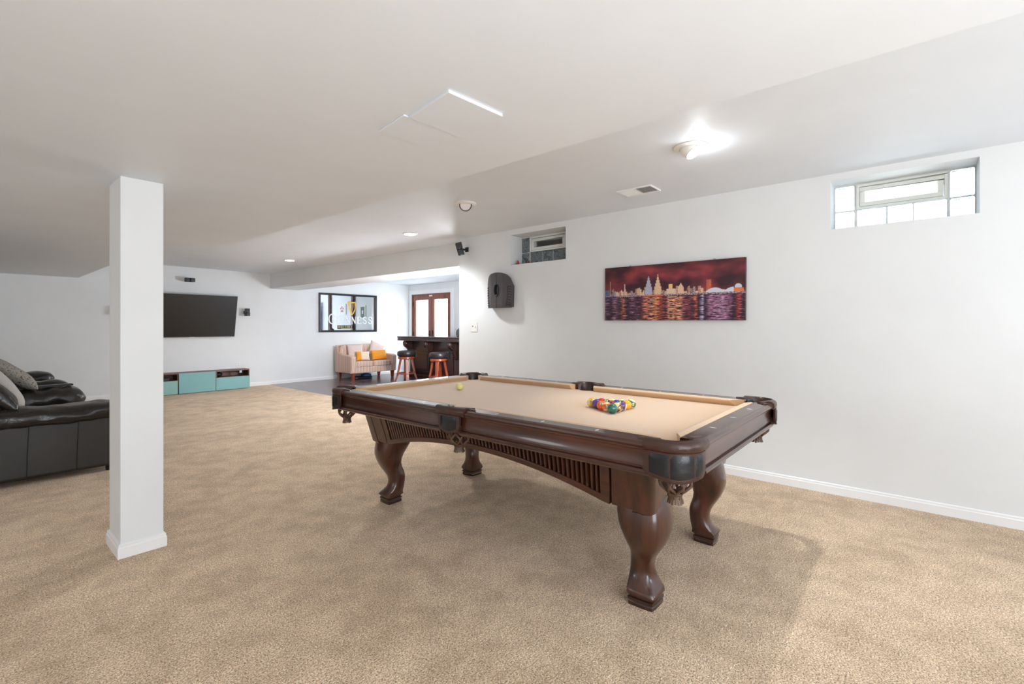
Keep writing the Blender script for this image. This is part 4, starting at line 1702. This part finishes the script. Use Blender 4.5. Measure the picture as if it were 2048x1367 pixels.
RY = lambda a: Matrix.Rotation(a, 3, 'Y')
RZ = lambda a: Matrix.Rotation(a, 3, 'Z')
RX = lambda a: Matrix.Rotation(a, 3, 'X')
cushion('throw_cushion', 'pale grey textured cushion leaning on the dark leather sofa', 'pgrey', (0.205, 6.02, 0.805), 0.52, 0.66, 0.18, RY(-0.61) @ RZ(PI / 2), 4)
cushion('throw_cushion', 'grey speckled cushion behind the pale grey one on the leather sofa', 'speck', (0.335, 6.62, 0.830), 0.48, 0.52, 0.15, RY(-0.86) @ RZ(PI / 2), 9)
cushion('leather_cushion', 'dark leather cushion in front of the pale grey one on the sofa', 'sofa', (0.215, 5.59, 0.735), 0.30, 0.36, 0.14, RY(-0.70) @ RZ(PI / 2), 15)
m = MB(); m.box(-0.13, 0.13, -0.05, 0.05, 0, 0.018)
o = m.build('tablet', 'blackp', None, bevel=0.004); o.location = (0.655, 6.57, 0.672); o.rotation_euler = (0, 0, 0.06)
tag(o, 'flat dark device lying on an arm of the leather sofa', 'device')


# ================================================================== BAR ROOM
# ---- striped loveseat against the far wall
LVX, LVY = 6.605, 10.33
lov = thing('loveseat', 'small striped orange and cream loveseat against the far wall', 'loveseat', (LVX, LVY, 0))
LWD, LDP = 1.27, 0.74
hx_, fy_, by_ = LWD / 2, -LDP / 2, LDP / 2


def soft(x0, x1, y0, y1, z0, z1, name, mat, parent, p=7, bulge=0.1, rot=None, n=8, seed=0):
    m = puff(x1 - x0, y1 - y0, z1 - z0, n, p, bulge, seed, 0.003)
    T = Matrix.Translation(((x0 + x1) / 2, (y0 + y1) / 2, (z0 + z1) / 2))
    if rot is not None:
        T = T @ rot.to_4x4()
    for v in m.bm.verts:
        v.co = T @ v.co
    return m.build(name, mat, parent, smooth=True, angle=180)


m = MB(); m.box(-hx_ + 0.10, hx_ - 0.10, fy_ + 0.03, by_ - 0.03, 0.17, 0.32)
m.build('base', 'stripe', lov, bevel=0.012, smooth=True)
for a, b in ((-hx_ + 0.125, -0.004), (0.004, hx_ - 0.125)):
    soft(a, b, fy_ + 0.015, by_ - 0.20, 0.305, 0.445, 'seat_cushion', 'stripe', lov, 8, 0.08)
soft(-hx_ + 0.03, hx_ - 0.03, by_ - 0.24, by_, 0.17, 0.835, 'backrest', 'stripe', lov, 9, 0.0, RX(-0.06))
for s in (-1, 1):
    # arm: panel with a rolled, forward-flared top
    m = MB()
    prof = [(fy_ + 0.02, 0.17), (fy_ - 0.005, 0.40), (fy_ - 0.01, 0.54), (fy_ + 0.02, 0.575), (fy_ + 0.12, 0.585), (fy_ + 0.40, 0.60), (by_ - 0.16, 0.66), (by_ - 0.06, 0.82), (by_ - 0.02, 0.82), (by_ - 0.02, 0.17)]
    a, b = sorted((s * (hx_ - 0.135), s * hx_))
    m.prism([(a, y, z) for y, z in prof], (b - a, 0, 0))
    m.build('arm', 'stripe', lov, bevel=0.022, smooth=True, seg=3)
for sx in (-1, 1):
    for y in (fy_ + 0.06, by_ - 0.09):
        m = MB()
        c = sx * (hx_ - 0.085)
        m.loft([[(c + a * r, y + b * r, z) for a, b in ((-1, -1), (1, -1), (1, 1), (-1, 1))] for z, r in ((0.0, 0.024), (0.18, 0.038))])
        m.build('leg', 'cherry', lov, bevel=0.003)
cushion('throw_cushion', 'pale cream cushion leaning in the left corner of the striped loveseat', 'blush', (LVX - 0.29, LVY + 0.015, 0.655), 0.40, 0.40, 0.13, RZ(-0.25) @ RX(-0.32), 21)
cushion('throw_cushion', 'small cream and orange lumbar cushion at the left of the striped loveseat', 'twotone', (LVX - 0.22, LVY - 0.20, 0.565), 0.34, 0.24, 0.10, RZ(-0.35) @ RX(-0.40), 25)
cushion('throw_cushion', 'bright orange lumbar cushion at the right of the striped loveseat', 'orange', (LVX + 0.24, LVY - 0.19, 0.575), 0.46, 0.26, 0.11, RX(-0.34), 29)
cushion('throw_cushion', 'pale cream cushion with a raised corner behind the bright orange cushion', 'blush', (LVX + 0.28, LVY - 0.02, 0.690), 0.42, 0.42, 0.13, RX(-0.30) @ RY(0.42), 33)

bag = thing('flat_bag', 'dark blue flat bag lying on the floor under the striped loveseat', 'bag', (6.47, 10.33, 0))
put(puff(0.52, 0.26, 0.055, 8, 5, 0.2, 2, 0.006), 'bag_body', 'blackp', bag, (0, 0, 0.029))
put(puff(0.22, 0.18, 0.07, 8, 4, 0.2, 5, 0.010), 'bag_flap', 'bluebag', bag, (0.12, -0.02, 0.078))

# ---- bar counter: front faces the lounge, runs along the room
bar = thing('bar_counter', 'dark carved wooden bar counter with an overhanging top', 'bar counter', (7.60, 8.20, 0))
BX, BYc = 7.60, 8.20
yl0, yl1 = 6.30 - BYc, 9.69 - BYc
xf, xbk = 7.455 - BX, 8.02 - BX
m = MB(); m.box(xf, xbk, yl0, yl1, 0.0, 0.925)
m.build('body', 'bardark', bar, bevel=0.004)
m = MB()
topp = [(-0.39, 1.036), (-0.405, 1.028), (-0.405, 1.012), (-0.385, 1.004), (-0.380, 0.965), (-0.390, 0.945), (-0.392, 0.925), (-0.33, 0.922), (0.47, 0.922), (0.475, 0.945), (0.47, 0.965), (0.475, 1.004), (0.49, 1.012), (0.49, 1.028), (0.475, 1.036)]
m.prism([(x, yl0 - 0.1, z) for x, z in topp], (0, (yl1 - yl0) + 0.30, 0))
m.build('bar_top', 'bardark_y', bar, bevel=0.002)
m = MB(); m.box(xf - 0.02, xbk + 0.02, yl0 - 0.02, yl1 + 0.02, 0.0, 0.09)
m.build('plinth', 'bardark', bar, bevel=0.006)
npan = 4
pw = (yl1 - yl0) / npan
for k in range(npan):
    a, b = yl0 + k * pw + 0.10, yl0 + (k + 1) * pw - 0.10
    m = MB()
    for (u0, u1, v0, v1) in ((a, b, 0.66, 0.69), (a, b, 0.15, 0.18), (a, a + 0.03, 0.18, 0.66), (b - 0.03, b, 0.18, 0.66)):
        m.box(xf - 0.016, xf, u0, u1, v0, v1)
    p = m.build('panel_moulding', 'bardark', bar, bevel=0.006)
    m = MB(); m.box(xf - 0.012, xf, a + 0.07, b - 0.07, 0.23, 0.61)
    m.build('raised_panel', 'bardark', p, bevel=0.008)
for k in range(npan + 1):
    yc = yl0 + k * pw
    yc = min(max(yc, yl0 + 0.06), yl1 - 0.055)
    # scroll corbel
    m = MB()
    pr = [(xf, 0.922), (xf - 0.215, 0.922), (xf - 0.235, 0.885), (xf - 0.235, 0.83), (xf - 0.205, 0.775), (xf - 0.15, 0.745), (xf - 0.10, 0.70), (xf - 0.065, 0.62), (xf - 0.045, 0.54), (xf, 0.50)]
    m.prism([(x, yc - 0.045, z) for x, z in pr], (0, 0.09, 0))
    cb = m.build('corbel', 'bardark', bar, bevel=0.012, smooth=True)
    for sg in (-1, 1):
        m = MB()
        sp = [(xf - 0.155 + (0.062 - 0.0042 * q) * math.cos(q * 0.62), yc + sg * 0.047, 0.845 + (0.062 - 0.0042 * q) * math.sin(q * 0.62)) for q in range(14)]
        m.tube(sp, 0.009, 6)
        m.build('scroll', 'bardark', cb, smooth=True)
    m = MB()
    for q in range(5):
        zc = 0.74 - q * 0.05
        xx = xf - 0.13 + q * 0.018
        m.tube([(xx + 0.02, yc - 0.03, zc + 0.02), (xx - 0.012, yc, zc - 0.012), (xx + 0.02, yc + 0.03, zc + 0.02)], 0.009, 6)
    m.build('leaf_carving', 'bardark', cb, smooth=True)


# ---- swivel stools
def make_stool(label, loc, rz):
    t = thing('bar_stool', label, 'bar stool', loc, rz, 'leather bar stools at the bar')
    m = MB(); m.lathe([(0, 0.570), (0.170, 0.570), (0.200, 0.582), (0.212, 0.612), (0.212, 0.662), (0.200, 0.692), (0.165, 0.708), (0.08, 0.712), (0, 0.713)], seg=36)
    m.build('seat', 'seatl', t, smooth=True, angle=60)
    m = MB(); m.lathe([(0, 0.508), (0.165, 0.508), (0.190, 0.518), (0.192, 0.552), (0.180, 0.569), (0, 0.569)], seg=36)
    m.build('seat_ring', 'cherry', t, smooth=True, angle=40)
    # low wraparound back on the bar side
    m = MB()
    rows = []
    for k in range(17):
        an = math.radians(-62 + 124 * k / 16)
        e = 1 - 0.25 * abs(k - 8) / 8
        zc0, zc1 = 0.55, 0.55 + 0.165 * e
        ca, sa = math.cos(an), math.sin(an)
        rows.append([(r * ca, r * sa, z) for r, z in ((0.214, zc0), (0.244, zc0), (0.250, (zc0 + zc1) / 2), (0.244, zc1), (0.230, zc1 + 0.010), (0.216, zc1))])
    m.loft(rows)
    m.build('backrest', 'seatl', t, smooth=True, angle=70)
    for k in range(4):
        an = PI / 4 + k * PI / 2
        d = Vector((math.cos(an), math.sin(an), 0))
        n = Vector((-d.y, d.x, 0))
        m = MB()
        rings = []
        for r, z, w in ((0.130, 0.512, 0.040), (0.146, 0.42, 0.037), (0.172, 0.28, 0.034), (0.215, 0.10, 0.032), (0.252, 0.0, 0.034)):
            c = d * r
            rings.append([c + d * a * w * 0.62 + n * b * w + Vector((0, 0, z)) for a, b in ((-1, -1), (1, -1), (1, 1), (-1, 1))])
        m.loft(rings)
        m.build('leg', 'cherry', t, bevel=0.004)
    m = MB()
    ring = [(0.212 * math.cos(2 * PI * q / 28), 0.212 * math.sin(2 * PI * q / 28), 0.175) for q in range(29)]
    m.tube(ring, 0.013, 8)
    m.build('foot_ring', 'cherry', t, smooth=True)
    return t


make_stool('round black leather bar stool at the left end of the bar counter', (6.90, 9.11, 0), 0.25)
make_stool('round black leather bar stool nearer the white wall edge', (6.92, 7.98, 0), -0.15)

pot = thing('ribbed_jar', 'dark ribbed jar standing on the bar counter', 'jar', (7.50, 7.95, 1.036))
m = MB()
prof = [(0.0, 0.0), (0.040, 0.0), (0.052, 0.02), (0.060, 0.06), (0.060, 0.11), (0.052, 0.15), (0.036, 0.172), (0.0, 0.176)]
rings = []
for r, z in prof:
    rings.append([Vector(((max(r, 1e-4) * (1 + 0.07 * math.cos(14 * 2 * PI * k / 84))) * math.cos(2 * PI * k / 84), (max(r, 1e-4) * (1 + 0.07 * math.cos(14 * 2 * PI * k / 84))) * math.sin(2 * PI * k / 84), z)) for k in range(84)])
m.loft(rings)
m.build('jar_body', 'cactus', pot, smooth=True, angle=180)
m = MB(); m.lathe([(0, 0.174), (0.010, 0.176), (0.014, 0.188), (0.008, 0.198), (0, 0.2)], seg=16)
m.build('lid_knob', 'cactus', pot, smooth=True)

# two little red figures on the ledge of the far window
for (y, x, lab) in ((3.630, XR + 0.075, 'tiny red bird figure at the left end of the far window ledge'), (3.470, XR + 0.09, 'tiny red figure lying in the middle of the far window ledge')):
    t = thing('red_figure', lab, 'figurine', (x, y, WIN2[2]), 0.6)
    k = 1.0 if y > 3.5 else 0.72
    m = MB(); m.sphere((0, 0, 0.020 * k), 0.020 * k, 16, 10, (1.3, 1, 1))
    m.build('body', 'red', t, smooth=True)
    m = MB(); m.sphere((0.010 * k, 0, 0.044 * k), 0.012 * k, 14, 8); m.build('head', 'red', t, smooth=True)
    m = MB(); m.lathe([(0.005 * k, 0.052 * k), (0.002 * k, 0.066 * k), (0, 0.068 * k)], 0.010 * k, 0, 0, 10); m.build('crest', 'red', t, smooth=True)

# ================================================================== PUB MIRROR
mir_ = thing('pub_mirror', 'framed pub mirror with a gold harp and white lettering on the far wall', 'mirror', (6.400, YB, 1.612))
MW, MH = 0.795, 0.472
m = MB()
fw_ = 0.048
fp = [(0.0, 0.0), (0.0, -0.030), (0.012, -0.036), (0.036, -0.028), (fw_, -0.016), (fw_, 0.0)]
rings = []
for sx, sz in ((-1, -1), (1, -1), (1, 1), (-1, 1)):
    rings.append([Vector((sx * (MW - o), y, sz * (MH - o))) for o, y in fp])
m.loft(rings, loop=True)
m.build('frame', 'mframe', mir_, smooth=True, angle=30)
m = MB(); m.box(-MW + 0.04, MW - 0.04, -0.012, -0.004, -MH + 0.04, MH - 0.04)
m.build('glass', 'mirror', mir_)

# letters as ribbons: stems, thin strokes and serifs
LET = {
    'I': [([(0.5, 0), (0.5, 1)], .2), ([(.25, .03), (.75, .03)], .06), ([(.25, .97), (.75, .97)], .06)],
    'U': [([(.2, 1), (.2, .35), (.26, .14), (.42, .03), (.60, .03), (.74, .14), (.8, .35)], .17), ([(.8, .35), (.8, 1)], .09), ([(.02, .97), (.40, .97)], .06), ([(.64, .97), (.96, .97)], .06)],
    'N': [([(.16, 0), (.16, 1)], .09), ([(.16, .98), (.84, .02)], .19), ([(.84, 0), (.84, 1)], .09), ([(0, .03), (.32, .03)], .06), ([(0, .97), (.26, .97)], .06), ([(.70, .97), (1, .97)], .06)],
    'E': [([(.22, 0), (.22, 1)], .18), ([(.05, .03), (.9, .03)], .07), ([(.05, .97), (.86, .97)], .07), ([(.22, .52), (.68, .52)], .07), ([(.88, .0), (.88, .22)], .06), ([(.84, .78), (.84, 1)], .06), ([(.68, .42), (.68, .62)], .05)],
    'S': [([(.80, .72), (.78, .88), (.62, .97), (.42, .97), (.24, .88), (.20, .74), (.28, .60), (.5, .51), (.72, .41), (.82, .27), (.76, .11), (.58, .03), (.38, .03), (.2, .12), (.16, .28)], .14)],
    'G': [([(.86, .76), (.80, .90), (.62, .98), (.42, .97), (.22, .84), (.12, .62), (.10, .42), (.18, .18), (.36, .04), (.58, .02), (.78, .10), (.84, .2)], .16), ([(.84, .06), (.84, .44)], .17), ([(.62, .44), (1, .44)], .07), ([(.87, .70), (.87, .98)], .05)],
    'B': [([(.2, 0), (.2, 1)], .24), ([(.2, .93), (.6, .93), (.78, .82), (.76, .64), (.6, .54), (.2, .53)], .17), ([(.6, .53), (.84, .42), (.86, .2), (.68, .07), (.2, .07)], .17)],
    'R': [([(.2, 0), (.2, 1)], .24), ([(.2, .93), (.6, .93), (.8, .80), (.78, .60), (.6, .50), (.2, .49)], .17), ([(.5, .5), (.88, 0)], .22)],
    'W': [([(.02, 1), (.26, 0)], .2), ([(.26, 0), (.5, .9)], .14), ([(.5, .9), (.74, 0)], .2), ([(.74, 0), (.98, 1)], .14)],
    'D': [([(.2, 0), (.2, 1)], .24), ([(.2, .93), (.55, .93), (.82, .74), (.86, .5), (.82, .26), (.55, .07), (.2, .07)], .2)],
    'L': [([(.22, 0), (.22, 1)], .24), ([(.22, .07), (.88, .07)], .15)],
}


def ribbon(m, pts, w, y0, y1):
    pts = [Vector((p[0], 0, p[1])) for p in pts]
    rings = []
    for i, p in enumerate(pts):
        d = (pts[min(i + 1, len(pts) - 1)] - pts[max(i - 1, 0)]).normalized()
        n = Vector((-d.z, 0, d.x)) * w / 2
        rings.append([p + n + Vector((0, y0, 0)), p - n + Vector((0, y0, 0)), p - n + Vector((0, y1, 0)), p + n + Vector((0, y1, 0))])
    m.loft(rings)


def word(txt, x, z, h, adv, wd, mat, first=None):
    for i, ch in enumerate(txt):
        hh = first if (first and i == 0) else h
        ww = wd * (hh / h) * (0.55 if ch == 'I' else 1.0)
        if ch == ' ':
            x += adv * 0.6
            continue
        m = MB()
        for j, (pts, sw_) in enumerate(LET[ch]):
            ribbon(m, [(x + px * ww, z + pz * hh) for px, pz in pts], sw_ * ww, -0.0152 - 0.0002 * j, -0.0118)
        o_ = m.build('letter_' + ch.lower(), mat, mir_)
        x += ww + adv - wd
    return x


word('GUINNESS', -0.555, -0.268, 0.180, 0.158, 0.138, 'lettering', 0.235)
m = MB(); m.box(-0.32, 0.10, -0.0135, -0.0118, -0.395, -0.308)
m.build('caption_band', 'blackp', mir_)
word('BREWED IN DUBLIN', -0.305, -0.370, 0.050, 0.0265, 0.022, 'creamprint')
m = MB(); m.box(-0.22, 0.08, -0.0146, -0.0130, -0.390, -0.383)
m.build('caption_line', 'creamprint', mir_)
# harp: soundbox, curved neck, pillar and strings
m = MB()
ribbon(m, [(-0.035, 0.260), (-0.02, 0.285), (0.01, 0.278), (0.06, 0.262), (0.11, 0.268), (0.155, 0.272), (0.178, 0.250)], 0.034, -0.0150, -0.0118)
ribbon(m, [(0.168, 0.262), (0.176, 0.18), (0.158, 0.09), (0.115, 0.00), (0.070, -0.045)], 0.026, -0.0152, -0.0118)
ribbon(m, [(-0.030, 0.275), (0.000, 0.16), (0.035, 0.05), (0.078, -0.050)], 0.036, -0.0154, -0.0118)
m.build('harp', 'gold', mir_)
m = MB()
for q in range(7):
    f = q / 6
    ribbon(m, [(0.0 + 0.055 * f + 0.0, 0.19 - 0.20 * f), (0.01 + 0.15 * f, 0.268 - 0.01 * f)], 0.004, -0.0146, -0.0118)
m.build('harp_strings', 'gold', mir_)

# ---- what the mirror shows of the bar room's other side
for yy, lab in ((7.93, 'reddish wooden post by the garden doors, seen in the pub mirror'), (6.50, 'reddish wooden post further from the garden doors, seen in the pub mirror')):
    m = MB(); m.box(-0.06, 0.0, -0.055, 0.055, 0, 2.4)
    o = m.build('wooden_post', 'post', None, bevel=0.006); o.location = (XBAR - 0.016, yy, 0.0)
    tag(o, lab, 'post', 'wooden posts on the bar wall')


def framed(lab, y, z, w, h, fmat, parts_):
    t = thing('framed_picture', lab, 'picture', (XBAR, y, z))
    m = MB(); m.box(-0.025, 0, -w / 2, w / 2, -h / 2, h / 2)
    m.build('frame', fmat, t, bevel=0.003)
    for nm, mat, f in parts_:
        m = MB(); f(m); m.build(nm, mat, t)


framed('white framed picture with a red flower motif, seen in the pub mirror', 7.25, 1.84, 0.46, 0.36, 'outlet', [
    ('motif', 'red', lambda m: [m.lathe([(0, 0.0), (0.030, 0.0), (0.030, 0.003), (0, 0.003)], -0.0285, 0.07 * math.cos(a), 0.07 * math.sin(a), 12, Matrix.Rotation(PI / 2, 3, 'Y')) for a in (0.3, 1.6, 2.8, 4.1, 5.3)])])
framed('small white framed green picture, seen in the pub mirror', 8.46, 1.72, 0.30, 0.42, 'outlet', [
    ('print', 'green', lambda m: m.box(-0.027, -0.0245, -0.11, 0.11, -0.17, 0.17)), ('motif', 'outlet', lambda m: m.box(-0.029, -0.0265, -0.03, 0.03, -0.05, 0.06))])
arc_ = thing('arcade_hoop_game', 'blue arcade hoop game by the bar wall, seen in the pub mirror', 'arcade game', (7.75, 5.75, 0))
m = MB(); m.box(-0.35, 0.35, -0.45, 0.20, 0, 0.9)
m.build('cabinet', 'blueplastic', arc_, bevel=0.01)
m = MB(); m.box(0.28, 0.34, -0.45, 0.20, 0.9, 2.05)
m.build('backboard', 'blueplastic', arc_, bevel=0.01)
m = MB(); ringp = [(0.10 + 0.13 * math.cos(2 * PI * q / 20), -0.12 + 0.13 * math.sin(2 * PI * q / 20), 1.55) for q in range(21)]
m.tube(ringp, 0.01, 6); m.build('hoop', 'red', arc_, smooth=True)
for s in (-0.44, 0.19):
    m = MB(); m.tube([(-0.34, s, 0.9), (-0.30, s, 1.4), (0.0, s, 1.95), (0.30, s, 2.03)], 0.022, 8)
    m.build('side_rail', 'blackp', arc_, smooth=True)
